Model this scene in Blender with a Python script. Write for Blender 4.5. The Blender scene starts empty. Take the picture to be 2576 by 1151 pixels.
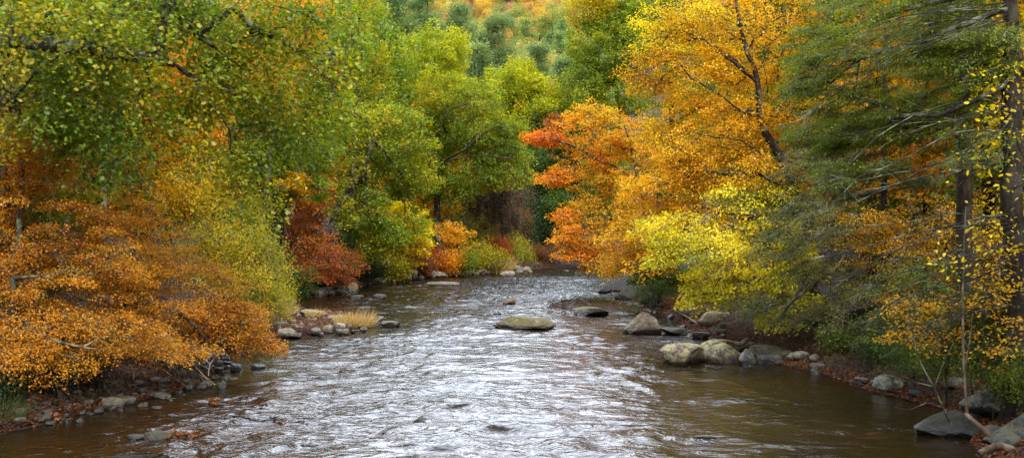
import bpy, bmesh, math, random
import numpy as np
from math import radians, pi

random.seed(7)
scene = bpy.context.scene
COL = scene.collection
H = 6.0            # camera height above the water
F = 2762.0         # focal length in photo units (frame 2576 wide)
CX, HY = 1288.0, 540.0

def W(x, y, Y):
    """photo position + real distance -> place in the world"""
    return np.array([(x - CX) / F * Y, Y, H - (y - HY) / F * Y])
def yw(y):          # distance of a point on the water seen at photo row y
    return H * F / (y - HY)

# ------------------------------------------------------------------ noise
def _hash(ix, iy, iz, seed):
    h = (ix.astype(np.int64) * 374761393 + iy.astype(np.int64) * 668265263 + iz.astype(np.int64) * 2147483647 + seed * 974634777) & 0xFFFFFFFF
    h = ((h ^ (h >> 13)) * 1274126177) & 0xFFFFFFFF
    h = ((h ^ (h >> 16)) * 2246822519) & 0xFFFFFFFF
    h = h ^ (h >> 15)
    return (h & 0xFFFFFF) / float(0xFFFFFF)
def vnoise(p, seed=0):
    p = np.asarray(p, float)
    i = np.floor(p); f = p - i
    f = f * f * f * (f * (f * 6 - 15) + 10)
    i = i.astype(np.int64)
    r = 0
    for dx in (0, 1):
        wx = f[:, 0] if dx else 1 - f[:, 0]
        for dy in (0, 1):
            wy = f[:, 1] if dy else 1 - f[:, 1]
            for dz in (0, 1):
                wz = f[:, 2] if dz else 1 - f[:, 2]
                r = r + wx * wy * wz * _hash(i[:, 0] + dx, i[:, 1] + dy, i[:, 2] + dz, seed)
    return r
def fbm(p, seed=0, oct=4, gain=.5):
    p = np.asarray(p, float); a = 1; s = 0; t = 0
    for o in range(oct):
        s = s + a * vnoise(p, seed + o * 17); t += a; a *= gain; p = p * 2.03 + 11.3
    return s / t

# ------------------------------------------------------------------ materials
def nodemat(name):
    m = bpy.data.materials.new(name); m.use_nodes = True
    nt = m.node_tree; nt.nodes.clear()
    out = nt.nodes.new('ShaderNodeOutputMaterial')
    return m, nt, out
def N(nt, t, **kw):
    n = nt.nodes.new(t)
    for k, v in kw.items():
        if k.startswith('i_'): n.inputs[k[2:].replace('_', ' ')].default_value = v
        else: setattr(n, k, v)
    return n
def L(nt, a, b): nt.links.new(a, b)
def ramp(nt, fac, stops):
    r = nt.nodes.new('ShaderNodeValToRGB'); cr = r.color_ramp
    while len(cr.elements) < len(stops): cr.elements.new(.5)
    for e, (p, c) in zip(cr.elements, stops):
        e.position = p; e.color = (c[0], c[1], c[2], 1) if not isinstance(c, (int, float)) else (c, c, c, 1)
    L(nt, fac, r.inputs[0]); return r
def mix(nt, fac, a, b, mode='MIX'):
    n = nt.nodes.new('ShaderNodeMix'); n.data_type = 'RGBA'; n.blend_type = mode
    for s, v in ((n.inputs[0], fac), (n.inputs[6], a), (n.inputs[7], b)):
        if hasattr(v, 'is_linked'): L(nt, v, s)
        elif isinstance(v, (int, float)): s.default_value = v
        else: s.default_value = (v[0], v[1], v[2], 1)
    return n.outputs[2]
def noise(nt, scale, detail=4, rough=.55, vec=None, dist=0):
    n = N(nt, 'ShaderNodeTexNoise'); n.inputs['Scale'].default_value = scale; n.inputs['Detail'].default_value = detail
    n.inputs['Roughness'].default_value = rough; n.inputs['Distortion'].default_value = dist
    if vec is not None: L(nt, vec, n.inputs['Vector'])
    return n.outputs['Fac']

def leaf_material():
    m, nt, out = nodemat('leaf')
    at = N(nt, 'ShaderNodeVertexColor', layer_name='Col')
    oi = N(nt, 'ShaderNodeObjectInfo')
    c = mix(nt, 1.0, at.outputs[0], oi.outputs['Color'], 'MULTIPLY')
    hs = N(nt, 'ShaderNodeHueSaturation'); hs.inputs['Saturation'].default_value = 1.05; hs.inputs['Value'].default_value = 1.0
    L(nt, c, hs.inputs['Color'])
    d = N(nt, 'ShaderNodeBsdfDiffuse'); L(nt, c, d.inputs[0])
    tcol = mix(nt, 1.0, hs.outputs[0], (1.25, 1.15, .8), 'MULTIPLY')
    t = N(nt, 'ShaderNodeBsdfTranslucent'); L(nt, tcol, t.inputs[0])
    s1 = N(nt, 'ShaderNodeMixShader'); s1.inputs[0].default_value = .44
    L(nt, d.outputs[0], s1.inputs[1]); L(nt, t.outputs[0], s1.inputs[2])
    g = N(nt, 'ShaderNodeBsdfGlossy'); g.inputs['Roughness'].default_value = .5; g.inputs[0].default_value = (.9, .95, 1, 1)
    s2 = N(nt, 'ShaderNodeMixShader'); s2.inputs[0].default_value = .018
    L(nt, s1.outputs[0], s2.inputs[1]); L(nt, g.outputs[0], s2.inputs[2])
    L(nt, s2.outputs[0], out.inputs[0])
    return m

def bark_material(name, dark, light, lichen):
    m, nt, out = nodemat(name)
    tc = N(nt, 'ShaderNodeTexCoord'); mp = N(nt, 'ShaderNodeMapping'); mp.inputs['Scale'].default_value = (1, 1, .25)
    L(nt, tc.outputs['Object'], mp.inputs[0])
    n1 = noise(nt, 9, 6, .65, mp.outputs[0]); n2 = noise(nt, 2.3, 5, .6, tc.outputs['Object'])
    base = ramp(nt, n1, [(.3, dark), (.7, light)]).outputs[0]
    lf = ramp(nt, n2, [(.48, 0), (.62, 1)]).outputs[0]
    c = mix(nt, lf, base, lichen)
    b = N(nt, 'ShaderNodeBsdfPrincipled'); b.inputs['Roughness'].default_value = .95; b.inputs['Specular IOR Level'].default_value = .12
    L(nt, c, b.inputs['Base Color'])
    bp = N(nt, 'ShaderNodeBump'); bp.inputs['Strength'].default_value = .6; bp.inputs['Distance'].default_value = .03
    L(nt, n1, bp.inputs['Height']); L(nt, bp.outputs[0], b.inputs['Normal'])
    L(nt, b.outputs[0], out.inputs[0]); return m

def rock_material(name, dark, mid, light, moss_amt, lich_amt):
    m, nt, out = nodemat(name)
    tc = N(nt, 'ShaderNodeTexCoord'); geo = N(nt, 'ShaderNodeNewGeometry'); oi = N(nt, 'ShaderNodeObjectInfo')
    pos = geo.outputs['Position']
    n1 = noise(nt, 3.2, 8, .62, pos); n2 = noise(nt, 6.5, 8, .68, pos, .5); n3 = noise(nt, 3.4, 8, .68, pos, .6)
    base = ramp(nt, n1, [(.25, dark), (.5, mid), (.75, light)]).outputs[0]
    sp = ramp(nt, n2, [(.34, .35), (.60, 1.15)]).outputs[0]
    base = mix(nt, 1, base, sp, 'MULTIPLY')
    sep = N(nt, 'ShaderNodeSeparateXYZ'); L(nt, geo.outputs['Normal'], sep.inputs[0])
    up = ramp(nt, sep.outputs[2], [(.25, 0), (.8, 1)]).outputs[0]
    # lichen
    l1 = ramp(nt, n3, [(.60 - .12 * lich_amt, 0), (.64 - .12 * lich_amt, 1)]).outputs[0]
    base = mix(nt, l1, base, (.22, .212, .145))
    n4 = noise(nt, 2.6, 7, .65, pos, .3)
    mm = ramp(nt, n4, [(.62 - .2 * moss_amt, 0), (.70 - .2 * moss_amt, 1)]).outputs[0]
    mf = N(nt, 'ShaderNodeMath', operation='MULTIPLY'); L(nt, mm, mf.inputs[0]); L(nt, up, mf.inputs[1])
    base = mix(nt, mf.outputs[0], base, (.10, .10, .025))
    base = mix(nt, 1, base, oi.outputs['Color'], 'MULTIPLY')
    # wet band by the water
    sz = N(nt, 'ShaderNodeSeparateXYZ'); L(nt, pos, sz.inputs[0])
    wz = N(nt, 'ShaderNodeMath', operation='MULTIPLY_ADD'); L(nt, n1, wz.inputs[0]); wz.inputs[1].default_value = -.30; L(nt, sz.outputs[2], wz.inputs[2])
    wet = N(nt, 'ShaderNodeMapRange'); wet.inputs[1].default_value = -.02; wet.inputs[2].default_value = .24; wet.inputs[3].default_value = 1; wet.inputs[4].default_value = 0
    L(nt, wz.outputs[0], wet.inputs[0])
    base = mix(nt, wet.outputs[0], base, mix(nt, 1, base, (.25, .22, .19), 'MULTIPLY'))
    b = N(nt, 'ShaderNodeBsdfPrincipled'); L(nt, base, b.inputs['Base Color'])
    rg = N(nt, 'ShaderNodeMapRange'); L(nt, wet.outputs[0], rg.inputs[0]); rg.inputs[3].default_value = .85; rg.inputs[4].default_value = .3
    L(nt, rg.outputs[0], b.inputs['Roughness'])
    bp = N(nt, 'ShaderNodeBump'); bp.inputs['Strength'].default_value = 1.0; bp.inputs['Distance'].default_value = .07
    bn = N(nt, 'ShaderNodeMath', operation='ADD'); L(nt, n1, bn.inputs[0]); L(nt, n2, bn.inputs[1]); L(nt, bn.outputs[0], bp.inputs['Height'])
    L(nt, bp.outputs[0], b.inputs['Normal']); L(nt, b.outputs[0], out.inputs[0]); return m

def ground_material():
    m, nt, out = nodemat('ground')
    geo = N(nt, 'ShaderNodeNewGeometry'); pos = geo.outputs['Position']
    n1 = noise(nt, .5, 6, .6, pos); n2 = noise(nt, 6, 6, .7, pos); n3 = noise(nt, 18, 3, .6, pos)
    c = ramp(nt, n2, [(.3, (.006, .0045, .003)), (.5, (.022, .012, .006)), (.7, (.060, .026, .010))]).outputs[0]
    g = ramp(nt, n1, [(.5, 0), (.66, 1)]).outputs[0]
    c = mix(nt, g, c, mix(nt, n3, (.010, .016, .005), (.035, .04, .010)))
    sz = N(nt, 'ShaderNodeSeparateXYZ'); L(nt, pos, sz.inputs[0])
    wet = N(nt, 'ShaderNodeMapRange'); wet.inputs[1].default_value = .05; wet.inputs[2].default_value = .35; wet.inputs[3].default_value = .35; wet.inputs[4].default_value = 1
    L(nt, sz.outputs[2], wet.inputs[0])
    wc = N(nt, 'ShaderNodeCombineColor')
    for k in range(3): L(nt, wet.outputs[0], wc.inputs[k])
    c = mix(nt, 1, c, wc.outputs[0], 'MULTIPLY')
    b = N(nt, 'ShaderNodeBsdfPrincipled'); b.inputs['Roughness'].default_value = .95; L(nt, c, b.inputs['Base Color'])
    bp = N(nt, 'ShaderNodeBump'); bp.inputs['Strength'].default_value = .8; bp.inputs['Distance'].default_value = .12
    L(nt, n2, bp.inputs['Height']); L(nt, bp.outputs[0], b.inputs['Normal']); L(nt, b.outputs[0], out.inputs[0]); return m

def water_material():
    m, nt, out = nodemat('river_water')
    geo = N(nt, 'ShaderNodeNewGeometry'); pos = geo.outputs['Position']
    mp = N(nt, 'ShaderNodeMapping'); mp.inputs['Scale'].default_value = (.75, 1.25, 1); L(nt, pos, mp.inputs[0])
    n1 = noise(nt, 1.55, 3, .5, mp.outputs[0], .9); n2 = noise(nt, 5.0, 2, .5, mp.outputs[0], .6); n3 = noise(nt, .22, 4, .5, pos)
    calm = N(nt, 'ShaderNodeVertexColor', layer_name='Wave')
    sep = N(nt, 'ShaderNodeSeparateColor'); L(nt, calm.outputs[0], sep.inputs[0])
    h = N(nt, 'ShaderNodeMath', operation='MULTIPLY_ADD'); L(nt, n2, h.inputs[0]); h.inputs[1].default_value = .16; L(nt, n1, h.inputs[2])
    hm = N(nt, 'ShaderNodeMath', operation='MULTIPLY'); L(nt, h.outputs[0], hm.inputs[0]); L(nt, sep.outputs[0], hm.inputs[1])
    bp = N(nt, 'ShaderNodeBump'); bp.inputs['Strength'].default_value = 1; bp.inputs['Distance'].default_value = .15
    L(nt, hm.outputs[0], bp.inputs['Height'])
    c = ramp(nt, n3, [(.35, (.007, .004, .0012)), (.65, (.015, .008, .0022))]).outputs[0]
    nf = noise(nt, 7, 5, .7, pos, 1.2)
    fm = N(nt, 'ShaderNodeMath', operation='MULTIPLY_ADD'); L(nt, sep.outputs[1], fm.inputs[0]); fm.inputs[1].default_value = .55; L(nt, nf, fm.inputs[2])
    ff = ramp(nt, fm.outputs[0], [(.80, 0), (.97, 1)]).outputs[0]
    c = mix(nt, ff, c, (.62, .64, .66))
    b = N(nt, 'ShaderNodeBsdfPrincipled'); L(nt, c, b.inputs['Base Color'])
    rr = N(nt, 'ShaderNodeMapRange'); L(nt, ff, rr.inputs[0]); rr.inputs[3].default_value = .19; rr.inputs[4].default_value = .5
    L(nt, rr.outputs[0], b.inputs['Roughness']); b.inputs['IOR'].default_value = 1.33
    L(nt, bp.outputs[0], b.inputs['Normal']); L(nt, b.outputs[0], out.inputs[0]); return m

M_LEAF = leaf_material()
M_BARK = bark_material('bark_dark', (.012, .009, .007), (.045, .033, .024), (.10, .10, .07))
M_BARKG = bark_material('bark_lichen', (.018, .015, .011), (.065, .055, .04), (.17, .18, .11))
M_BARKR = bark_material('bark_brown', (.010, .0075, .0055), (.040, .029, .020), (.055, .045, .032))
M_WOOD = bark_material('dead_wood', (.05, .032, .020), (.17, .115, .075), (.22, .18, .12))
M_LIMB = bark_material('bark_limb', (.022, .019, .014), (.062, .055, .039), (.17, .18, .115))
M_BARKP = bark_material('bark_pale', (.10, .085, .065), (.30, .27, .22), (.34, .33, .25))
M_ROCK = rock_material('stone_grey', (.09, .075, .058), (.20, .175, .14), (.33, .30, .25), .25, .3)
M_MOSS = rock_material('stone_mossy', (.07, .06, .045), (.16, .14, .11), (.28, .25, .21), 1.0, .45)
M_LICH = rock_material('stone_lichen', (.05, .048, .042), (.10, .095, .085), (.17, .16, .145), .35, 1.0)
M_GROUND = ground_material()
M_WATER = water_material()

# ------------------------------------------------------------------ object helpers
def tag(o, label=None, cat=None, group=None, kind=None):
    if label: o['label'] = label
    if cat: o['category'] = cat
    if group: o['group'] = group
    if kind: o['kind'] = kind
    return o
def empty(name, loc):
    o = bpy.data.objects.new(name, None); o.empty_display_size = .3
    COL.objects.link(o); o.location = loc; return o
def link(name, me, mat, parent=None, loc=None):
    o = bpy.data.objects.new(name, me); COL.objects.link(o)
    if len(me.materials) == 0: me.materials.append(mat)
    if parent is not None: o.parent = parent
    if loc is not None: o.location = loc
    return o
def raw_mesh(name, verts, loops, sizes, smooth=False, col=None, colname='Col'):
    me = bpy.data.meshes.new(name)
    verts = np.ascontiguousarray(verts, np.float32); loops = np.ascontiguousarray(loops, np.int32); sizes = np.ascontiguousarray(sizes, np.int32)
    me.vertices.add(len(verts)); me.vertices.foreach_set('co', verts.ravel())
    me.loops.add(len(loops)); me.loops.foreach_set('vertex_index', loops)
    me.polygons.add(len(sizes)); st = np.zeros(len(sizes), np.int32); st[1:] = np.cumsum(sizes)[:-1]
    me.polygons.foreach_set('loop_start', st)
    if smooth: me.polygons.foreach_set('use_smooth', np.ones(len(sizes), bool))
    if col is not None:
        a = me.color_attributes.new(colname, 'FLOAT_COLOR', 'POINT')
        c4 = np.ones((len(verts), 4), np.float32); c4[:, :3] = col
        a.data.foreach_set('color', c4.ravel())
    me.update(calc_edges=True); return me
def copy_thing(o):
    c = o.copy(); COL.objects.link(c)
    for ch in o.children:
        d = ch.copy(); COL.objects.link(d); d.parent = c
    return c

def norm(v):
    v = np.asarray(v, float); return v / (np.linalg.norm(v, axis=-1, keepdims=True) + 1e-9)

class Tubes:
    def __init__(s): s.v = []; s.l = []; s.n = 0; s.q = 0
    def add(s, pts, rad, sides=5):
        pts = np.asarray(pts, float); rad = np.asarray(rad, float); k = len(pts)
        if k < 2: return
        t = np.gradient(pts, axis=0); t = norm(t)
        ref = np.array([0, 0, 1.]) if abs(t[0, 2]) < .8 else np.array([1., 0, 0])
        a = norm(np.cross(t, ref)); b = np.cross(t, a)
        th = np.arange(sides) * 2 * pi / sides
        ring = (a[:, None, :] * np.cos(th)[None, :, None] + b[:, None, :] * np.sin(th)[None, :, None]) * rad[:, None, None] + pts[:, None, :]
        s.v.append(ring.reshape(-1, 3))
        i = np.arange(k - 1)[:, None] * sides; j = np.arange(sides)[None, :]; j2 = (j + 1) % sides
        q = np.stack([i + j, i + j2, i + sides + j2, i + sides + j], -1).reshape(-1, 4) + s.n
        s.l.append(q); s.n += k * sides; s.q += len(q)
    def twigs(s, A, B, r):
        """many straight three-sided twigs at once"""
        A = np.asarray(A); B = np.asarray(B); n = len(A)
        if n == 0: return
        t = norm(B - A); ref = np.tile([.3, .2, 1.], (n, 1)); a = norm(np.cross(t, ref)); b = np.cross(t, a)
        v = np.zeros((n, 6, 3))
        for k in range(3):
            o = a * math.cos(k * 2.094) + b * math.sin(k * 2.094)
            v[:, k] = A + o * r; v[:, 3 + k] = B + o * r * .4
        q = np.array([[0, 1, 4, 3], [1, 2, 5, 4], [2, 0, 3, 5]])
        s.l.append((np.arange(n)[:, None, None] * 6 + q[None] + s.n).reshape(-1, 4)); s.v.append(v.reshape(-1, 3)); s.n += n * 6; s.q += n * 3
    def mesh(s, name, off=(0, 0, 0)):
        return raw_mesh(name, np.concatenate(s.v) - np.asarray(off), np.concatenate(s.l).ravel(), np.full(s.q, 4), smooth=True)

# leaf outlines: (along, across, lift)
RHOMB = np.array([[0, 0, 0], [.42, .5, .10], [1, 0, -.04], [.42, -.5, .10]])
OVAL = np.array([[0, 0, 0], [.25, .42, .07], [.65, .42, .07], [1, 0, -.05], [.65, -.42, .07], [.25, -.42, .07]])
OAK = np.array([[0, 0, 0], [.22, .14, .0], [.30, .40, .04], [.42, .16, 0], [.55, .55, .05], [.66, .18, 0], [.85, .36, 0], [.84, .12, 0], [1.05, 0, -.05],
                [.84, -.12, 0], [.85, -.36, 0], [.66, -.18, 0], [.55, -.55, .05], [.42, -.16, 0], [.30, -.40, .04], [.22, -.14, 0]])
NEEDLE = np.array([[0, 0, 0], [.5, .5, .0], [1, 0, -.06], [.5, -.5, .0]])

def leaves_mesh(name, P, Dv, Nv, size, width, col, shape, off=(0, 0, 0)):
    n = len(P); k = len(shape)
    Dv = norm(Dv); S = norm(np.cross(Nv, Dv)); Nn = np.cross(Dv, S)
    v = (P - np.asarray(off))[:, None, :] + Dv[:, None, :] * (shape[None, :, 0:1] * size[:, None, None]) \
        + S[:, None, :] * (shape[None, :, 1:2] * width[:, None, None]) + Nn[:, None, :] * (shape[None, :, 2:3] * size[:, None, None])
    return raw_mesh(name, v.reshape(-1, 3), np.arange(n * k), np.full(n, k), col=np.repeat(col, k, axis=0))

# ------------------------------------------------------------------ river and terrain
SL = np.array([[-40, -16], [0, -15], [20, -14.6], [30.1, -14.0], [33.8, -12.7], [38.5, -10.9], [43, -11.6], [47.3, -12.4], [53, -11.8], [55.5, -9.6], [58, -7.6], [61, -7.2], [65, -9.0], [68, -12.2],
               [72, -14.6], [78.9, -15.1], [85, -13.7], [94.7, -12.6], [103.6, -8.6], [110.5, -3.6], [116, .4], [122.8, 2.6], [127, 6], [130, 11], [133, 22], [136, 45], [145, 150], [200, 400]])
SLB = SL.copy(); SLB[:, 1] -= .7
for i in range(len(SLB)):
    if 53 <= SLB[i, 0] <= 66: SLB[i, 1] = -13.2
SR = np.array([[-40, 12], [0, 12], [20, 11.7], [27.1, 11.7], [29.1, 12.3], [31, 13.2], [33.8, 13.5], [37.2, 12.3], [41, 11.9], [44.2, 10.6], [50.2, 10.6], [56, 9.6], [63.7, 9.3], [75.3, 8.6], [85, 7.9],
               [92, 7.6], [104, 10], [112, 14], [118, 22], [122, 45], [128, 150], [160, 500]])
SRB = SR.copy(); SRB[:, 1] += .7
def shore(tab, Y): return np.interp(Y, tab[:, 0], tab[:, 1])
def sdist(x, Y, l=SL, r=SR):
    e = .5
    a = shore(l, Y); sa = (shore(l, Y + e) - shore(l, Y - e)) / (2 * e)
    b = shore(r, Y); sb = (shore(r, Y + e) - shore(r, Y - e)) / (2 * e)
    return np.maximum((a - x) / np.sqrt(1 + sa * sa), (x - b) / np.sqrt(1 + sb * sb))
def sstep(a, b, x):
    t = np.clip((x - a) / (b - a), 0, 1); return t * t * (3 - 2 * t)
def ground_z(x, Y):
    x = np.asarray(x, float); Y = np.asarray(Y, float)
    d = sdist(x, Y); db = sdist(x, Y, SLB, SRB)
    p = np.stack([x * .5, Y * .5, 0 * x], -1).reshape(-1, 3)
    nz = (fbm(p, 5, 4) - .5).reshape(x.shape); n2 = (fbm(p * .12, 9, 3) - .5).reshape(x.shape)
    z = np.where(d > 0, .16 * (1 - np.exp(-np.maximum(d, 0) / .5)) , np.maximum(-.9, d * .25))
    bb = np.maximum(db, 0)
    z = z + 1.15 * (1 - np.exp(-bb / 2.2)) + .09 * np.minimum(bb, 14) + nz * np.clip(bb, 0.12, 1.2) * .8
    far = sstep(108, 140, Y)
    side = bb * (1 - far) + np.maximum(np.abs(x + 5) - 40, 0) * far
    z = z + np.minimum(.26 * np.maximum(side - 10, 0) * sstep(10, 25, side), 42 + n2 * 20)
    z = z + .325 * np.maximum(Y - 205, 0) * (1 - sstep(520, 1300, Y) * .85) + n2 * 22 * sstep(240, 400, Y)
    return z
def gz(x, Y): return float(ground_z(np.array([x]), np.array([Y]))[0])

def build_ground():
    xs = np.concatenate([np.array([-1500, -900, -500, -300, -200, -140, -100, -80, -65]), np.linspace(-55, -24, 32), np.arange(-23, 26, .42), np.linspace(27, 55, 29), np.array([65, 80, 100, 140, 200, 300, 500, 900, 1500])])
    ys = np.concatenate([np.array([-60, -20, 0, 10, 16]), np.arange(20, 75, .45), np.arange(75, 145, .8), np.linspace(147, 240, 32), np.linspace(250, 560, 32), np.array([620, 700, 850, 1000, 1300, 2000])])
    X, Y = np.meshgrid(xs, ys)
    Z = ground_z(X, Y)
    v = np.stack([X, Y, Z], -1).reshape(-1, 3); nx = len(xs); ny = len(ys)
    i = np.arange(ny - 1)[:, None] * nx + np.arange(nx - 1)[None, :]
    q = np.stack([i, i + 1, i + nx + 1, i + nx], -1).reshape(-1, 4)
    o = link('ground', raw_mesh('ground', v, q.ravel(), np.full(len(q), 4), smooth=True), M_GROUND)
    tag(o, kind='structure')
build_ground()

def calm_mask(x, Y):
    """0 = still pool, 1 = lively riffle"""
    p = np.stack([x * .16, Y * .07, 0 * x], -1)
    a = sstep(.32, .60, fbm(p, 31, 3))
    d = -sdist(x, Y)
    a = a * .55 + .45
    a = a * (.30 + .70 * sstep(.3, 4.5, d))
    a = a * (1 + 1.0 * sstep(52, 85, Y)) * (1 - .7 * sstep(98, 110, Y))
    right = sstep(2.5, 6.5, x - (.0 * Y)) * sstep(44, 38, Y) * .55
    return np.clip(a * (1 - right), .10, 1.9)
ROCKS_IN_WATER = []   # filled before the water is built: (x, Y, half width)
def build_water():
    Y = 22.0; ys = [-30, -10, 5, 12, 17]
    while Y < 136: ys.append(Y); Y += float(np.clip(Y * .0026, .075, .4))
    ys = np.array(ys); nx = 240
    u = np.linspace(0, 1, nx)
    a = shore(SL, ys) - 1.5; b = np.minimum(shore(SR, ys) + 1.5, 60); a = np.minimum(a, 55)
    X = a[:, None] + (b - a)[:, None] * u[None]; YY = np.repeat(ys[:, None], nx, 1)
    x = X.ravel(); y = YY.ravel()
    cm = calm_mask(x, y)
    z = np.zeros_like(x)
    # wavelets of several sizes, lying a little across the current, sharpened at the crest
    wx = x + .5 * (fbm(np.stack([x * .5, y * .5, 0 * x], -1), 3, 2) - .5) * 3; wy = y + .9 * (fbm(np.stack([x * .4, y * .4, 0 * x + 4], -1), 4, 2) - .5) * 3
    for sx, sy, amp, sd in ((.55, .8, .14, 1), (1.1, 1.7, .085, 2), (2.0, 3.1, .038, 3)):
        nz = vnoise(np.stack([wx * sx, wy * sy, 0 * x + sd * 7.3], -1), 40 + sd)
        rid = 1 - np.abs(2 * nz - 1)
        z += amp * ((rid ** 2.0 - .4) * .65 + (nz - .5) * .8)
    z *= cm * 1.1
    foam = np.zeros_like(x)
    for (rx, ry, hw) in ROCKS_IN_WATER:      # pillow in front of each rock and a torn wake below it
        dx = (x - rx) / hw; dy = (y - ry)
        g = np.exp(-(dx * dx) * .8) * np.exp(-((dy + .55 * hw) / (.5 * hw + .25)) ** 2)
        foam += g * .36
    for (fx, fy, ax, ay, s) in ((1230, 1085, 2.6, .9, .30), (1120, 1030, 2.2, .8, .26), (2230, 1085, 1.9, .45, .42), (1650, 1105, 2.0, .4, .42), (1480, 850, 1.6, 1.2, .3), (1800, 1010, 1.5, .8, .3), (940, 800, 2.0, 1.6, .4), (980, 770, 3, 2, .36), (1560, 870, 1.6, 1.6, .28)):
        Yc = yw(fy); xc = (fx - CX) / F * Yc
        g = np.exp(-((x - xc) / ax) ** 2 - ((y - Yc) / ay) ** 2)
        foam += g * s; z += g * .07 * (1 + 2 * (vnoise(np.stack([x * 2.2, y * 2.8, 0 * x], -1), 88) - .5))
    nfo = fbm(np.stack([x * .5, y * .8, 0 * x], -1), 77, 4)
    foam += sstep(.64, .78, nfo) * .12 * cm
    d = sdist(x, y); z = np.where(d > -.4, z * .35, z)
    v = np.stack([x, y, z], -1); ny = len(ys)
    i = np.arange(ny - 1)[:, None] * nx + np.arange(nx - 1)[None, :]
    q = np.stack([i, i + 1, i + nx + 1, i + nx], -1).reshape(-1, 4)
    col = np.stack([cm, np.clip(foam, 0, 1), 0 * cm], -1)
    me = raw_mesh('river', v, q.ravel(), np.full(len(q), 4), smooth=True, col=col, colname='Wave')
    tag(link('river', me, M_WATER), kind='structure')

# ------------------------------------------------------------------ trees
PAL = {  # gradients of leaf colour
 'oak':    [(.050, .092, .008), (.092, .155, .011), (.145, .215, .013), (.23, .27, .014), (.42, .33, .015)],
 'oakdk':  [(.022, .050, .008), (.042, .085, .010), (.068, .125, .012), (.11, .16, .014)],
 'olive':  [(.12, .155, .010), (.20, .225, .010), (.29, .27, .012), (.40, .31, .012), (.46, .26, .012)],
 'ygreen': [(.18, .19, .008), (.32, .28, .010), (.46, .36, .012), (.58, .42, .014)],
 'orange': [(.18, .060, .007), (.34, .120, .008), (.47, .185, .010), (.54, .255, .012), (.42, .25, .011)],
 'gold':   [(.38, .17, .006), (.56, .28, .008), (.68, .38, .010), (.72, .46, .013), (.60, .28, .008)],
 'flame':  [(.66, .19, .010), (.70, .26, .010), (.72, .33, .012), (.70, .41, .014), (.48, .36, .012)],
 'yellow': [(.50, .38, .010), (.66, .50, .014), (.74, .60, .020), (.52, .50, .016)],
 'lime':   [(.20, .25, .010), (.40, .39, .012), (.60, .52, .014), (.68, .56, .016)],
 'red':    [(.17, .042, .010), (.30, .070, .011), (.42, .10, .012), (.38, .14, .014)],
 'russet': [(.10, .040, .012), (.18, .070, .018), (.25, .10, .025)],
 'hemlock': [(.052, .078, .010), (.098, .135, .012), (.145, .19, .014), (.20, .235, .016)],
 'greyhem': [(.075, .080, .022), (.115, .12, .030), (.145, .15, .034), (.12, .15, .02)],
 'pine':   [(.09, .155, .055), (.14, .22, .08), (.20, .28, .10), (.27, .33, .10)],
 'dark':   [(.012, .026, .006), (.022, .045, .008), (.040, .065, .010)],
 'brown':  [(.16, .085, .055), (.23, .13, .085), (.20, .09, .05)],
 'goldgreen': [(.19, .25, .010), (.28, .34, .012), (.38, .41, .014), (.48, .43, .014), (.52, .36, .014)],
 'limeoak': [(.095, .150, .010), (.165, .23, .012), (.25, .29, .014), (.35, .325, .014), (.45, .31, .014)],
 'coral':  [(.64, .15, .012), (.70, .22, .012), (.72, .28, .012), (.70, .34, .012)],
 'white':  [(.62, .62, .62), (.85, .85, .85), (1, 1, 1), (1.15, 1.1, 1.0)],
}
PAL = {k: np.array(v) for k, v in PAL.items()}
def pal_colors(pal, t, rng):
    g = PAL[pal]; t = np.clip(t, 0, .9999) * (len(g) - 1); i = t.astype(int); f = (t - i)[:, None]
    c = g[i] * (1 - f) + g[np.minimum(i + 1, len(g) - 1)] * f
    return c * rng.uniform(.78, 1.22, (len(c), 1))

KIND = {  # spray length m, flatness, leaf length, leaf width, leaves per spray, tilt, shape, twigs, droop
 'oak':   dict(rs=.75, flat=.45, size=.17, width=.14, per=80, tilt=.75, shape=OAK, tw=4, droop=.25, twr=.006),
 'oakfar': dict(rs=1.25, flat=.30, size=.19, width=.14, per=170, tilt=.8, shape=RHOMB, tw=3, droop=.25, twr=.010),
 'beech': dict(rs=.85, flat=.10, size=.078, width=.050, per=200, tilt=.48, shape=OVAL, tw=12, droop=.12, twr=.006),
 'beechmid': dict(rs=1.0, flat=.13, size=.13, width=.08, per=150, tilt=.55, shape=RHOMB, tw=5, droop=.12, twr=.008),
 'maple': dict(rs=.85, flat=.16, size=.12, width=.11, per=110, tilt=.6, shape=OVAL, tw=4, droop=.3, twr=.007),
 'maplefar': dict(rs=1.15, flat=.18, size=.17, width=.13, per=150, tilt=.6, shape=RHOMB, tw=3, droop=.15, twr=.008),
 'hemlock': dict(rs=.75, flat=.09, size=.095, width=.040, per=250, tilt=.5, shape=NEEDLE, tw=9, droop=.3, twr=.005, dirn=.75),
 'pine':  dict(rs=1.6, flat=.20, size=.55, width=.13, per=230, tilt=.7, shape=NEEDLE, tw=3, droop=-.05, twr=.02),
 'bare':  dict(rs=1.2, flat=.7, size=.12, width=.07, per=26, tilt=.9, shape=RHOMB, tw=26, droop=.2, twr=.012),
 'shrub': dict(rs=.6, flat=.5, size=.13, width=.075, per=90, tilt=.8, shape=RHOMB, tw=5, droop=.1, twr=.006),
 'crown': dict(rs=1.5, flat=.5, size=.55, width=.38, per=60, tilt=.8, shape=RHOMB, tw=0, droop=.1, twr=.02),
}

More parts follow.
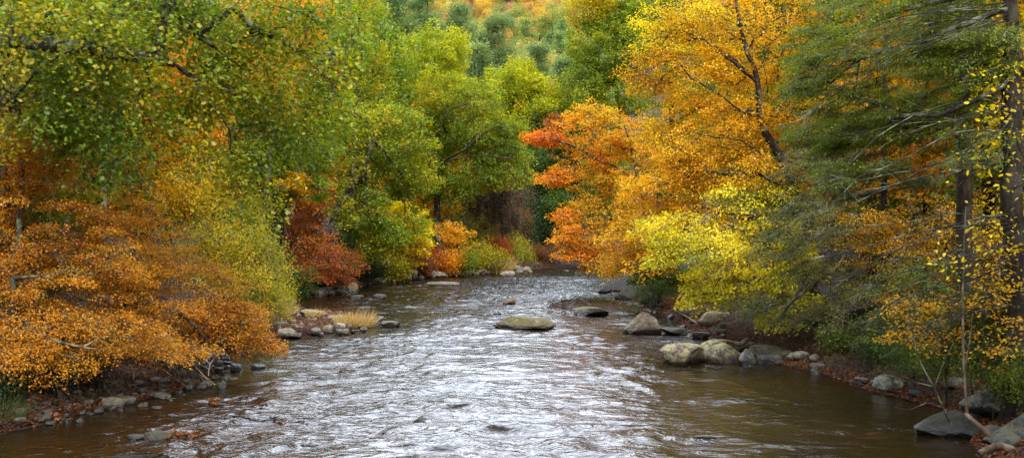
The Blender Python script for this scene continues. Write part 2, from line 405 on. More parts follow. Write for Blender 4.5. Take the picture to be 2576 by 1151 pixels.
def grow(seed, base, trunk, limbs, lobes, kind, pal, trunk_r, tipr=.010, mats=M_BARK, tvar=.5, tfreq=.35, tbias=0., fill=.5, opts=None, sides=5, pitch=None, shoot=1.0, bmat=None, sticks=()):
    """One tree: skeleton of chains joined to the nearest older wood, leaf sprays at the tips. Returns (trunk mesh, crown mesh)."""
    K = dict(KIND[kind]); K.update(opts or {})
    rng = np.random.default_rng(seed)
    base = np.asarray(base, float)
    maxn = 20000
    P = np.zeros((maxn, 3)); Dn = np.zeros((maxn, 3)); par = np.full(maxn, -1); n = 0
    chains = []
    def smooth_path(pts, seg):
        pts = np.asarray(pts, float); out = [pts[0]]
        for i in range(len(pts) - 1):
            p0 = pts[max(i - 1, 0)]; p1 = pts[i]; p2 = pts[i + 1]; p3 = pts[min(i + 2, len(pts) - 1)]
            k = max(1, int(np.linalg.norm(p2 - p1) / seg))
            for j in range(1, k + 1):
                t = j / k
                out.append(.5 * ((2 * p1) + (-p0 + p2) * t + (2 * p0 - 5 * p1 + 4 * p2 - p3) * t * t + (-p0 + 3 * p1 - 3 * p2 + p3) * t ** 3))
        out = np.array(out)
        if len(out) > 2: out[1:-1] += rng.normal(0, .035 * seg, (len(out) - 2, 3))
        return out
    def add_chain(pts, parent):
        nonlocal n
        ids = [parent] if parent >= 0 else []
        for i in range(len(pts)):
            P[n] = pts[i]
            pv = P[par[n - 1]] if False else (P[ids[-1]] if ids else pts[i])
            dv = pts[i] - pv
            if not ids and len(pts) > 1: dv = pts[1] - pts[0]
            Dn[n] = norm(dv); par[n] = ids[-1] if ids else -1; ids.append(n); n += 1
        chains.append(ids); return ids
    seg = .6 if trunk_r < .5 else .8
    tr = smooth_path([base] + list(trunk), seg)
    tids = add_chain(tr, -1)
    ntrunk = n
    for lb in limbs:
        lp = smooth_path(lb, .5)
        d = np.linalg.norm(P[:n] - lp[0], axis=1); j = int(np.argmin(d))
        if d[j] > .4: lp = np.concatenate([smooth_path([P[j], lp[0]], .5)[1:-1], lp]) if d[j] > .8 else lp
        add_chain(lp, j)
    nskel = n
    stick_pts = []
    for lb in sticks:
        lp = smooth_path(lb, .35); stick_pts.append((lp, lb))
    T = []; TP = []
    for lo in lobes:
        c, r, m = lo[0], lo[1], lo[2]; lp = lo[3] if len(lo) > 3 else pal
        u = norm(rng.normal(size=(m, 3))) * (rng.uniform(fill ** 3, 1, (m, 1)) ** (1 / 3.))
        T.append(np.asarray(c) + u * np.asarray(r)); TP += [lp] * m
    T = np.concatenate(T); TP = np.array(TP)
    g = ground_z(T[:, 0], T[:, 1]); T[:, 2] = np.maximum(T[:, 2], np.maximum(g, 0) + .25)
    dmin = np.array([np.min(np.sum((P[:n] - t) ** 2, 1)) for t in T])
    order = np.argsort(dmin)
    tb = Tubes(); tbt = Tubes()
    LP, LD, LN, LC, LS = [], [], [], [], []
    axis0 = tr[len(tr) // 2]
    for oi in order:
        t = T[oi]; v = t - P[:n]; d = np.linalg.norm(v, axis=1) + 1e-6
        cosang = np.sum(v * Dn[:n], 1) / d
        cost = d * (1 + .95 * (1 - cosang))
        # wood low on the trunk stays bare
        cost = cost + np.where((np.arange(n) < ntrunk) & (P[:n, 2] < base[2] + .25 * (tr[-1, 2] - base[2])), 2.5, 0)
        j = int(np.argmin(cost)); p0 = P[j].copy(); dist = d[j]
        out = t - axis0; out[2] *= .25; out = norm(out); tdir = norm(out + np.array([0, 0, -K['droop']]) + rng.normal(0, .25, 3))
        if pitch is not None: tdir = norm(out * [1, 1, 0] + np.array([0, 0, pitch]) + rng.normal(0, .15, 3))
        c1 = p0 + norm(Dn[j] * .7 + norm(t - p0)) * dist * .38; c2 = t - tdir * dist * .32
        k = max(2, min(7, int(dist / .45) + 1)); s = np.linspace(0, 1, k + 1)[1:, None]
        pts = (1 - s) ** 3 * p0 + 3 * (1 - s) ** 2 * s * c1 + 3 * (1 - s) * s * s * c2 + s ** 3 * t
        if k > 2: pts[:-1] += rng.normal(0, .03 * min(dist, 2.0), (k - 1, 3))
        if n + k > maxn - 5: break
        add_chain(pts, j)
        # leaves of this spray
        m = int(K['per'] * rng.uniform(.65, 1.35) * (.3 if rng.uniform() < .16 else 1)); rs = K['rs'] * rng.uniform(.7, 1.3) * shoot
        a = rng.uniform(-.9, .75, m); half = .62 * np.sqrt(np.clip(1 - (a * .95) ** 2, .05, 1))
        side = norm(np.cross(tdir, [0, 0, 1])); upv = norm(np.cross(side, tdir))
        lat = rng.uniform(-1, 1, m) * half
        lz = rng.normal(0, K['flat'], m) - .16 * lat * lat
        pos = t + (a[:, None] * tdir + lat[:, None] * side + lz[:, None] * upv) * rs
        ld = norm(tdir[None] * .7 + side[None] * np.sign(lat)[:, None] * .8 + rng.normal(0, K.get('dirn', .6), (m, 3)) + np.array([0, 0, -.10 - K['droop'] * .3]))
        ln = norm(upv[None] + rng.normal(0, K['tilt'], (m, 3)))
        tw = K['tw']
        if tw:
            sel = rng.choice(m, min(tw, m), replace=False)
            B = pos[sel]; w = rng.uniform(0, .55, (len(sel), 1)); A = t - tdir * rs * (.2 + w) * .9
            if kind in ('bare',): B = B + (B - A) * .5
            tb.twigs(A, B, K['twr'])
        nz = fbm(t[None] * tfreq, seed % 97, 3)[0]
        tt = .5 + (nz - .5) * 2.2 * tvar + rng.normal(0, .16, m) + tbias
        LP.append(pos); LD.append(ld); LN.append(ln); LC.append(pal_colors(TP[oi], tt, rng) * rng.uniform(.82, 1.15)); LS.append(rng.uniform(.7, 1.25, m))
    # pipe-model radii
    EXP = 2.35
    acc = np.zeros(n); haschild = np.zeros(n, bool)
    for i in range(n): 
        if par[i] >= 0: haschild[par[i]] = True
    rr = np.zeros(n)
    for i in range(n - 1, -1, -1):
        if not haschild[i]: acc[i] = tipr ** EXP
        rr[i] = acc[i] ** (1 / EXP)
        if par[i] >= 0: acc[par[i]] += acc[i] * (1.0 if True else 1)
    sc = trunk_r / rr[0] if rr[0] > 0 else 1
    # big wood scaled to the trunk, fine twigs kept
    w = np.clip(rr / rr[0], 0, 1) ** .6
    w2 = np.clip(rr / rr[0], 0, 1) ** 1.25
    rr = rr * (1 + (sc - 1) * w2)
    for ci, ids in enumerate(chains):
        ids = np.array(ids); r = rr[ids].copy()
        if ci > 0 and len(ids) > 1: r[0] = min(r[0], r[1] * 1.25)
        if ci == 0:
            r = np.maximum(r, trunk_r * np.linspace(1, .12, len(r)))
            r[0] *= 1.55; 
            if len(r) > 2: r[1] *= 1.12
        (tbt if ci == 0 else tb).add(P[ids], r, 9 if ci == 0 else (6 if r[0] > .04 else sides - 1))
    for lp, lb in stick_pts:      # dead limbs with side twigs, no leaves
        k = len(lp); tb.add(lp, np.linspace(.022, .006, k) * rng.uniform(.6, 1.3), 4)
        m = max(4, k); ii = rng.integers(k // 5, k, m); dirs = norm(lp[np.minimum(ii + 1, k - 1)] - lp[np.maximum(ii - 1, 0)]); sgn = rng.choice([-1, 1], m)[:, None]
        tip = lp[ii] + (dirs * rng.uniform(.3, .7, (m, 1)) + sgn * norm(np.cross(dirs, [0, 1, .2])) * rng.uniform(.1, .35, (m, 1)) + rng.normal(0, .1, (m, 3)) + [0, 0, -.08]) * rng.uniform(.5, 1.3, (m, 1))
        tb.twigs(lp[ii], tip, .0075)
    LP = np.concatenate(LP); LD = np.concatenate(LD); LN = np.concatenate(LN); LC = np.concatenate(LC); LS = np.concatenate(LS)
    ok = LP[:, 2] > .05
    tm = tbt.mesh('trunk', base); bmh = tb.mesh('branchwork', base)
    cm = leaves_mesh('crown', LP[ok], LD[ok], LN[ok], LS[ok] * K['size'], LS[ok] * K['width'], LC[ok], K['shape'], base)
    tm.materials.append(mats); bmh.materials.append(bmat or mats); cm.materials.append(M_LEAF)
    return tm, bmh, cm
LEAFCOUNT = [0]
def tree(name, label, cat, base, trunk, lobes, kind, pal, r, seed, limbs=(), mats=M_BARK, group=None, **kw):
    """base=(photo x, distance); trunk/limbs in photo positions; lobes=(x,y,Y,rx,ry,depth,n[,palette])"""
    bx = (base[0] - CX) / F * base[1]; b = np.array([bx, base[1], gz(bx, base[1]) - .15])
    kw['sticks'] = [[W(*p) for p in l] for l in kw.get('sticks', ())]
    tp = [W(*p) for p in trunk]; lb = [[W(*p) for p in l] for l in limbs]
    lo = []
    if kind in ('oakfar', 'maplefar') and base[1] < 130:
        o = dict(KIND[kind]); o.update(kw.get('opts') or {})
        o.update(per=int(o['per'] * .52), rs=o['rs'] * .74, flat=o['flat'] * .75, twr=.011); kw['opts'] = o; kw.setdefault('tipr', .012)
        lobes = [(*q[:6], int(q[6] * 1.75), *q[7:]) for q in lobes]
    for q in lobes:
        s = q[2] / F
        lo.append((W(q[0], q[1], q[2]), (q[3] * s, q[5], q[4] * s), q[6]) + tuple(q[7:8]))
    tm, bmh, cm = grow(seed, b, tp, lb, lo, kind, pal, r, mats=mats, **kw)
    e = empty(name, b); tag(e, label, cat, group)
    t = link('trunk', tm, mats, e); link('branchwork', bmh, mats, t); link('crown', cm, M_LEAF, e)
    LEAFCOUNT[0] += len(cm.polygons)
    return e

# ================================================================== left bank, from the front backwards
tree('oak_tree', 'big green oak leaning in from the left edge with lichen-grey trunk and long dark boughs', 'tree',
     (4, 37.5), [(8, 540, 37.5), (14, 200, 37.3), (26, -60, 37), (50, -300, 37)],
     [(120, 110, 34, 230, 140, 2.5, 85), (430, 140, 36, 290, 170, 2.8, 130), (690, 190, 38, 200, 170, 2.6, 90), (330, 300, 36, 230, 90, 2.2, 55),
      (770, 300, 39.5, 150, 110, 1.8, 45), (110, 330, 34.5, 120, 70, 1.8, 22), (620, 40, 37, 250, 80, 2.5, 50), (560, 420, 37.5, 130, 70, 1.6, 24), (640, 520, 38, 90, 60, 1.2, 10),
      (300, -160, 35, 450, 130, 3.5, 22), (880, 120, 41, 60, 90, 1.5, 16), (270, 430, 36, 70, 40, 1.2, 8)],
     'oak', 'oak', .33, 11, mats=M_BARKG, opts=dict(per=66), tbias=.06, tvar=.8, tfreq=.5, tipr=.007,
     limbs=[[(22, 105, 36.1), (120, 112, 34.9), (230, 125, 34.1), (340, 140, 34.5), (400, 150, 34.7), (440, 165, 35.0), (490, 195, 35.5), (540, 215, 36.0), (610, 245, 36.5)],
            [(440, 166, 35.0), (490, 202, 35.1), (515, 250, 35.3), (545, 285, 35.5), (575, 320, 35.7), (660, 335, 36.1), (720, 380, 36.5)],
            [(420, -10, 34.5), (450, 40, 34.9), (500, 90, 35.3), (550, 130, 35.7), (600, 165, 36.3), (660, 185, 36.9)],
            [(590, 20, 35.5), (640, 75, 36.1), (700, 100, 36.5), (750, 130, 37.0), (825, 135, 37.9), (860, 160, 38.5)],
            [(16, 285, 36.5), (75, 195, 33.9), (140, 145, 33.3), (185, 120, 33.5), (240, 80, 33.9), (310, 40, 34.3), (350, -5, 34.5)],
            [(14, 275, 36.5), (60, 256, 34.0), (110, 232, 33.1), (170, 235, 33.1), (215, 255, 33.3), (260, 270, 33.5)]])
tree('sapling_tree', 'slim pale birch trunk standing behind the big oak boughs at upper left', 'tree',
     (258, 46), [(262, 450, 46), (270, 340, 46), (278, 225, 46), (282, 60, 46), (290, -120, 46)],
     [(290, 140, 46, 120, 120, 2, 20), (240, 330, 47, 120, 70, 2, 14)], 'maple', 'ygreen', .13, 12, mats=M_BARKP)
tree('beech_tree', 'orange beech nearest on the left, dark level boughs at the left photo edge', 'tree',
     (40, 35.5), [(30, 800, 35.2), (48, 560, 35.7), (60, 400, 36.0), (70, 320, 36.2)],
     [(100, 560, 36.5, 190, 130, 2.4, 80), (150, 730, 36, 230, 110, 2.6, 95), (60, 420, 37, 130, 75, 2, 34), (230, 835, 35, 240, 45, 2.0, 46), (60, 860, 33.5, 120, 45, 1.5, 24),
      (400, 885, 36, 110, 24, 1.4, 16), (110, 915, 34, 150, 28, 1.0, 16), (20, 930, 32.6, 60, 30, .8, 8), (60, 380, 36, 80, 50, 1.4, 18), (230, 620, 37, 160, 100, 2, 40), (30, 300, 36, 60, 60, 1.4, 10)],
     'beech', 'orange', .19, 21, mats=M_BARKG, tbias=.03, tvar=.7, tfreq=.55, tipr=.006,
     limbs=[[(34, 700, 34.1), (100, 692, 33.9), (150, 680, 33.8), (230, 655, 33.7), (300, 640, 33.6)],
            [(32, 620, 34.2), (80, 640, 34.0), (150, 640, 33.9), (230, 655, 34.0), (330, 700, 33.8)],
            [(30, 780, 33.9), (90, 830, 33.4), (150, 860, 33.0), (260, 880, 32.8)]])
tree('beech_tree', 'dense orange beech in the middle of the left bank, tips hanging over the stones', 'tree',
     (300, 41.5), [(310, 820, 41.5), (330, 680, 42), (345, 560, 42.3)],
     [(330, 640, 42, 170, 110, 2.4, 75), (430, 740, 41, 210, 95, 2.6, 105), (560, 800, 41.5, 130, 55, 2.0, 55), (610, 865, 42, 95, 22, 1.2, 24), (480, 855, 40.5, 150, 32, 1.6, 36), (250, 520, 43, 150, 80, 2, 34)],
     'beech', 'orange', .17, 22, mats=M_BARK, tbias=.10, tvar=.7, tfreq=.55, tipr=.006,
     limbs=[[(315, 800, 40.1), (370, 826, 39.6), (430, 838, 39.4), (500, 850, 39.6), (560, 868, 40.0), (619, 873, 40.4), (671, 893, 40.6)],
            [(318, 760, 40.2), (400, 770, 39.6), (470, 800, 39.6), (520, 850, 39.6), (545, 905, 39.6)]])
tree('birch_tree', 'bushy yellow-green birch rising behind the orange beech by the gravel spit', 'tree',
     (560, 56), [(556, 700, 56), (540, 560, 56.5), (520, 430, 57)],
     [(450, 470, 55.5, 120, 105, 2.6, 62), (560, 540, 55.5, 110, 105, 2.6, 60), (620, 650, 55, 85, 95, 2.4, 50), (530, 640, 54.5, 110, 80, 2.2, 45), (690, 745, 56, 40, 40, 1.2, 14), (650, 770, 55, 60, 40, 1.2, 14)],
     'beechmid', 'ygreen', .14, 23, mats=M_BARKG, tbias=.06, tvar=.8, tfreq=.4, opts=dict(size=.105, width=.07, per=150, flat=.35, tilt=.8, tw=8),
     limbs=[[(556, 700, 56), (600, 620, 56), (640, 580, 56)], [(556, 690, 56), (500, 600, 56), (450, 520, 56)]])
tree('birch_tree', 'yellow leafy birch with thin trailing twigs at the upper end of the gravel spit', 'tree',
     (640, 63), [(650, 720, 63), (640, 610, 63)],
     [(610, 590, 63, 70, 65, 2, 26), (690, 700, 62, 50, 60, 1.8, 22)],
     'beechmid', 'olive', .09, 24, tbias=.1, opts=dict(per=110, flat=.35, tilt=.8, tw=8))
tree('evergreen_tree', 'small dark blue-green tree on a bare trunk behind the yellow-green birch', 'tree',
     (688, 78), [(690, 640, 78), (680, 540, 78), (660, 480, 78)],
     [(650, 530, 77, 65, 55, 2, 34), (690, 500, 78, 45, 45, 1.5, 16), (640, 600, 78, 50, 40, 1.5, 14)], 'oakfar', 'oakdk', .22, 25, opts=dict(size=.15, width=.08))
tree('beech_tree', 'low rust-red beech leaning over the water behind the gravel spit', 'tree',
     (712, 82), [(725, 640, 82), (745, 560, 82)],
     [(760, 600, 82, 75, 55, 2.4, 46), (830, 655, 81, 80, 48, 2.4, 56), (770, 690, 80, 65, 30, 2, 26), (860, 690, 82, 50, 22, 1.6, 18), (740, 560, 83, 60, 30, 2, 14)],
     'beechmid', 'red', .17, 26, tbias=.08, bmat=M_BARKG, tvar=.9, opts=dict(tw=10, per=105),
     limbs=[[(722, 660, 82), (770, 650, 81.6), (830, 668, 81.2), (890, 690, 81)]])
tree('oak_tree', 'green oak with crooked dark trunk leaning right above the rust-red beech', 'tree',
     (834, 89), [(831, 600, 86.0), (837, 560, 86.0), (850, 525, 86.5), (874, 489, 87.0), (905, 452, 87.0), (930, 390, 87.0)],
     [(850, 320, 88, 150, 75, 3.5, 74), (970, 350, 90, 120, 90, 3.5, 76), (800, 420, 86, 110, 70, 3, 42), (900, 530, 87, 85, 60, 2.6, 40), (1030, 440, 92, 75, 60, 2.4, 32), (950, 590, 88, 75, 45, 2, 26), (900, 640, 88, 55, 30, 1.6, 12), (1040, 560, 94, 45, 40, 1.6, 10)],
     'oakfar', 'limeoak', .30, 27, tbias=-.1, tvar=.7, tfreq=.3,
     limbs=[[(845, 530, 85.3), (880, 520, 85.0), (915, 512, 84.8), (933, 500, 84.8), (963, 471, 85.0), (1004, 437, 86.0), (1050, 420, 87.0)],
            [(905, 452, 86.0), (915, 430, 86.0), (923, 405, 86.0), (940, 350, 86.0)]])
tree('oak_tree', 'green oak with forked bare lower limbs left of the crooked-trunk oak', 'tree',
     (700, 80), [(708, 540, 80), (716, 505, 80), (729, 480, 80), (745, 430, 80), (760, 380, 80)],
     [(740, 380, 79, 110, 60, 3, 44), (660, 420, 78, 80, 60, 3, 28), (770, 470, 79, 60, 40, 2.4, 12)],
     'oakfar', 'oak', .24, 28, tbias=.1,
     limbs=[[(713, 520, 77.0), (735, 495, 76.6), (760, 483, 76.4), (793, 465, 76.4), (818, 471, 76.6), (850, 490, 77.0)]])
tree('maple_tree', 'tree with an orange top showing above the big green oak at upper left', 'tree',
     (640, 74), [(680, 400, 74), (710, 200, 74), (730, 0, 74)],
     [(735, 50, 74, 85, 70, 3, 52), (610, 30, 75, 60, 60, 3, 20, 'gold'), (830, 190, 77, 55, 45, 2.5, 26, 'russet'), (690, 170, 74, 70, 60, 3, 20), (720, 460, 78, 60, 30, 2, 14, 'gold')],
     'maplefar', 'flame', .2, 29, tbias=-.05)
tree('maple_tree', 'tall green and yellow maple behind the oak boughs left of the pines', 'tree',
     (880, 100), [(890, 400, 100), (900, 150, 100), (905, -40, 100)],
     [(890, 60, 100, 85, 110, 4, 70), (930, 190, 102, 65, 90, 4, 46), (860, 200, 98, 60, 60, 3, 26), (820, 40, 96, 60, 80, 3, 26)],
     'maplefar', 'limeoak', .26, 30, tbias=.05, tvar=.8)
tree('oak_tree', 'tall round-topped golden-green oak in front of the pines left of centre', 'tree',
     (1075, 122), [(1070, 450, 122), (1085, 300, 122), (1095, 130, 122)],
     [(1100, 130, 121, 80, 65, 4.5, 70), (1060, 190, 120, 110, 80, 4.5, 66), (1140, 240, 119, 60, 60, 3.5, 34), (1060, 270, 121, 110, 90, 4.5, 70), (985, 230, 123, 60, 110, 4, 44), (1150, 200, 122, 45, 60, 3, 24), (1000, 150, 124, 50, 60, 3, 22)],
     'oakfar', 'goldgreen', .36, 31, tbias=-.05, tvar=.7, tfreq=.2, opts=dict(size=.22, width=.13, per=190),
     limbs=[[(1078, 330, 122), (1060, 300, 121), (1075, 265, 120), (1145, 250, 119)]])
tree('oak_tree', 'broad green oak arching over the river left of the bend', 'tree',
     (1105, 114), [(1100, 520, 114), (1105, 430, 114), (1125, 340, 114), (1150, 260, 114)],
     [(1140, 255, 113, 125, 70, 4, 72), (1190, 300, 112, 110, 80, 4, 70), (1240, 360, 112, 95, 75, 3.5, 62), (1275, 420, 111, 70, 60, 3, 40), (1190, 440, 112, 110, 50, 3.5, 46), (1100, 460, 113, 70, 45, 3, 20), (1080, 380, 113, 80, 60, 3.5, 36), (1290, 330, 114, 40, 50, 2.5, 14), (1140, 480, 113, 60, 35, 2.5, 12)],
     'oakfar', 'limeoak', .34, 32, tbias=.0, tvar=.8, tfreq=.22, opts=dict(size=.21, width=.125, per=190),
     limbs=[[(1108, 420, 111.5), (1125, 400, 110.0), (1165, 378, 109.0), (1200, 350, 108.5), (1235, 325, 108.5), (1262, 315, 108.5)],
            [(1125, 340, 111.5), (1115, 305, 109.5), (1145, 270, 108.5), (1200, 262, 108.5)],
            [(1115, 410, 110.5), (1170, 395, 108.5), (1230, 392, 108.0), (1290, 400, 108.0)]])
tree('oak_tree', 'round golden-green tree standing behind the arching oak, right above the river bend', 'tree',
     (1315, 152), [(1318, 500, 152), (1312, 300, 152), (1308, 200, 152)],
     [(1290, 210, 151, 70, 55, 5, 56), (1345, 260, 151, 65, 65, 5, 54), (1370, 340, 150, 45, 80, 4, 40, 'oak'), (1280, 300, 152, 60, 60, 4, 30)],
     'oakfar', 'goldgreen', .4, 33, tbias=-.05, opts=dict(size=.30, width=.19, per=230, rs=1.5))
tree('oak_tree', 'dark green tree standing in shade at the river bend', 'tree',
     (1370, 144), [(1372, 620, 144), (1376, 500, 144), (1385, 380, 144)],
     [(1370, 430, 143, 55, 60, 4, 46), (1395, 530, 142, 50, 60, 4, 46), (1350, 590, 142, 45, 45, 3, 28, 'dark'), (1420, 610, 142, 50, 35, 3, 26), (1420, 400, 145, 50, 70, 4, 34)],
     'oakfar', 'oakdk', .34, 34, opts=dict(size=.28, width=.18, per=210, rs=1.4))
tree('maple_tree', 'nearly bare purplish-brown tree under the arching oak', 'tree',
     (1262, 120), [(1262, 620, 120), (1262, 540, 120), (1258, 450, 120)],
     [(1255, 480, 119, 42, 45, 2.6, 34), (1270, 550, 118, 50, 40, 2.6, 32), (1215, 520, 119, 40, 60, 2.6, 26), (1300, 480, 121, 30, 50, 2.4, 14), (1180, 500, 118, 40, 60, 2.4, 16)], 'bare', 'brown', .16, 35, mats=M_BARKG, opts=dict(per=70, size=.17, width=.10, twr=.016))
tree('maple_tree', 'bright yellow tree with rounded outer edge over the stony left shore', 'tree',
     (1000, 100), [(1005, 640, 100), (1015, 580, 100), (1020, 530, 100)],
     [(1020, 550, 99, 55, 38, 2.6, 40, 'yellow'), (1050, 600, 98.5, 32, 50, 2, 34, 'yellow'), (985, 600, 99, 50, 40, 2.4, 26, 'ygreen'), (1020, 645, 98, 50, 25, 2, 22), (950, 640, 97, 40, 30, 2, 14, 'olive')],
     'maplefar', 'gold', .17, 36, tbias=.1, opts=dict(per=190))
tree('maple_tree', 'small orange tree with flat layered leaves right of the yellow tree', 'tree',
     (1150, 109), [(1150, 640, 109), (1150, 590, 109), (1146, 550, 109)],
     [(1140, 585, 108, 48, 24, 2.2, 26), (1155, 615, 108, 40, 16, 2, 14), (1120, 560, 109, 35, 20, 2, 10)], 'beechmid', 'flame', .10, 37, tbias=.05, opts=dict(size=.15, width=.10, per=100))
for (x, Y, yt, rx, pal, lab, sd) in (
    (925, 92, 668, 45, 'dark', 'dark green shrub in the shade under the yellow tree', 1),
    (985, 96, 655, 50, 'olive', 'olive and gold shrub under the left half of the yellow tree', 2),
    (1092, 107, 628, 32, 'red', 'reddish-orange shrub just right of the yellow tree', 3),
    (1128, 107, 650, 34, 'flame', 'low orange shrub on the stony shore below the small orange tree', 4),
    (1165, 108, 640, 32, 'oak', 'fresh green shrub on the stony shore near the tan grass', 5),
    (1205, 111, 615, 42, 'olive', 'olive shrub on the far shore behind the tan grass', 6),
    (1250, 115, 590, 36, 'red', 'dark red shrub below the nearly bare brown tree', 7),
    (1242, 113, 648, 38, 'ygreen', 'yellow-green shrub right behind the tan grass on the far shore', 8),
    (1295, 120, 625, 40, 'olive', 'mixed green shrub at the water right of the red shrub', 9),
    (1345, 127, 640, 40, 'russet', 'brown low shrub along the dark bank at the river bend', 10),
    (1410, 134, 648, 50, 'russet', 'brown ground-hugging shrub at the right end of the bend', 11),
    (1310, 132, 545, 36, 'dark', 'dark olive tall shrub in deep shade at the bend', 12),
    (820, 86, 690, 40, 'dark', 'dark green shrub below the rust-red beech', 13),
    (740, 79, 728, 40, 'oakdk', 'dark green shrub at the water behind the spit', 14),
    (1050, 104, 668, 40, 'russet', 'brown twiggy shrub on the stones below the bright yellow tree', 15)):
    s = Y / F; gy = HY + (H - 1.0) / s * 1.0
    tree('shrub', lab, 'shrub', (x, Y), [(x, (gy + yt) / 2, Y)], [(x, (gy + yt) / 2, Y, rx, max((gy - yt) / 2, 14), 1.8, int(10 + rx * .55)), (x + rx * .5, gy - 12, Y - 1, rx * .7, 12, 1.2, 8)],
         'shrub', pal, .05, 300 + sd, opts=dict(rs=.85, size=.17, width=.10, per=120), group='shrubs along the far left shore')
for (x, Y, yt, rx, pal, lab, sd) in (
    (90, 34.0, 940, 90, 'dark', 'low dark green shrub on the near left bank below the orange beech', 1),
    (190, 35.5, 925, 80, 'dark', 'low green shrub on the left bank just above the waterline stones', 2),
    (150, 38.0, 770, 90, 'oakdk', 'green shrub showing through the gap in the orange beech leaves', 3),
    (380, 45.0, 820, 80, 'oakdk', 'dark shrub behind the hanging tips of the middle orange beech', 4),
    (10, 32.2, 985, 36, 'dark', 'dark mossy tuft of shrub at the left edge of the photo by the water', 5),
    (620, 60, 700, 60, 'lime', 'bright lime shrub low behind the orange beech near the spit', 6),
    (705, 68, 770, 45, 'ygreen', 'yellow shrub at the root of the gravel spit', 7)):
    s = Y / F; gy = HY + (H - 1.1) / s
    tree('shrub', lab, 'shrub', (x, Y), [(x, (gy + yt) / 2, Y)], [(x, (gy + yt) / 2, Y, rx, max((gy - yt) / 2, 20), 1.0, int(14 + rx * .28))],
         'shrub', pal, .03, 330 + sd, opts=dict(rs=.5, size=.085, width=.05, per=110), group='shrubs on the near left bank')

for (x, Y, yt, rx, pal, lab, sd) in (
    (1180, 126, 540, 60, 'olive', 'tall olive thicket bush behind the small orange tree', 21),
    (1235, 130, 500, 50, 'russet', 'tall purplish-brown thicket bush behind the nearly bare tree', 22),
    (1290, 133, 520, 46, 'russet', 'brown thicket bush left of the dark bend', 23),
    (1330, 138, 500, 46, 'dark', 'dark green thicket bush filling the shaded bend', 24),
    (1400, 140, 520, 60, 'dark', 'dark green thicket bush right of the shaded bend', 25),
    (1460, 138, 560, 50, 'oakdk', 'green thicket bush hidden behind the red-tipped maple', 26),
    (1100, 124, 520, 50, 'oak', 'green thicket bush above the yellow tree', 27),
    (960, 112, 560, 60, 'oakdk', 'dark green bush on the slope left of the yellow tree', 28),
    (880, 104, 580, 50, 'oakdk', 'dark green bush behind the trunk of the crooked oak', 29),
    (780, 96, 540, 60, 'russet', 'rusty thicket bush behind the rust-red beech', 30),
    (930, 104, 620, 50, 'gold', 'golden bush behind the lower limbs of the crooked oak', 31),
    (1270, 126, 600, 50, 'olive', 'mixed olive bush behind the far shore shrubs', 32)):
    s = Y / F; gy = HY + (H - 1.8) / s
    tree('shrub', lab, 'shrub', (x, Y), [(x, (gy + yt) / 2, Y), (x, yt * .8 + gy * .2, Y)], [(x, (gy + yt) / 2, Y, rx, (gy - yt) / 2, 2.4, int(22 + rx * .5)), (x, gy - 14, Y - 1.5, rx, 16, 1.5, 12)],
         'shrub', pal, .07, 380 + sd, opts=dict(rs=1.2, size=.22, width=.13, per=130), group='thicket along the river bend')
for (x, Y, yt, rx, lab, sd) in (
    (110, 33.6, 930, 110, 'tangle of bare brown twigs on the dark bank below the orange beech', 1),
    (230, 35.0, 930, 90, 'bare twiggy bush above the waterline stones on the near left bank', 2),
    (450, 38.6, 900, 70, 'bare twigs among the stones under the hanging orange tips', 3)):
    s = Y / F; gy = HY + (H - .7) / s
    tree('shrub', lab, 'shrub', (x, Y), [(x, (gy + yt) / 2, Y)], [(x, (gy + yt) / 2, Y, rx, max((gy - yt) / 2, 20), .8, 16)], 'bare', 'russet', .02, 340 + sd, opts=dict(rs=.6, twr=.006, per=14, size=.07, width=.04, tw=18), group='bare shrubs on the near left bank')
# ================================================================== right bank
tree('maple_tree', 'orange maple with red tips leaning over the water right of the bend', 'tree',
     (1640, 86), [(1636, 640, 86), (1618, 520, 86), (1600, 430, 86), (1585, 350, 86)],
     [(1510, 335, 84, 130, 55, 3.5, 78), (1580, 420, 85, 120, 75, 3.5, 72, 'gold'), (1480, 430, 84, 95, 55, 3, 46), (1520, 530, 84, 100, 60, 3, 58, 'gold'), (1530, 610, 83.5, 105, 45, 3, 56), (1375, 345, 83, 48, 22, 1.6, 22, 'coral'),
      (1400, 450, 83, 45, 18, 1.6, 16, 'coral'), (1435, 600, 82, 42, 34, 2, 24, 'coral'), (1500, 285, 84, 50, 25, 2, 18), (1520, 668, 82, 60, 22, 2, 22, 'gold'), (1600, 560, 85, 70, 60, 2.5, 26, 'ygreen'), (1440, 640, 82, 46, 16, 1.4, 12, 'coral'), (1425, 540, 82.5, 26, 22, 1.2, 8, 'coral'), (1395, 300, 84, 16, 22, 1, 5, 'red')],
     'maplefar', 'flame', .2, 41, mats=M_BARKG, tbias=.10, tvar=.9, tfreq=.28, opts=dict(per=140, size=.15, width=.115, rs=1.25, flat=.13, tw=6),
     limbs=[[(1606, 470, 84.0), (1560, 425, 83.0), (1500, 400, 82.4), (1450, 370, 82.0), (1390, 350, 81.4)],
            [(1600, 430, 84.0), (1590, 380, 83.6), (1575, 330, 83.2), (1560, 290, 83.0)],
            [(1624, 560, 84.0), (1560, 545, 83.0), (1490, 560, 82.0), (1430, 590, 80.6)]])
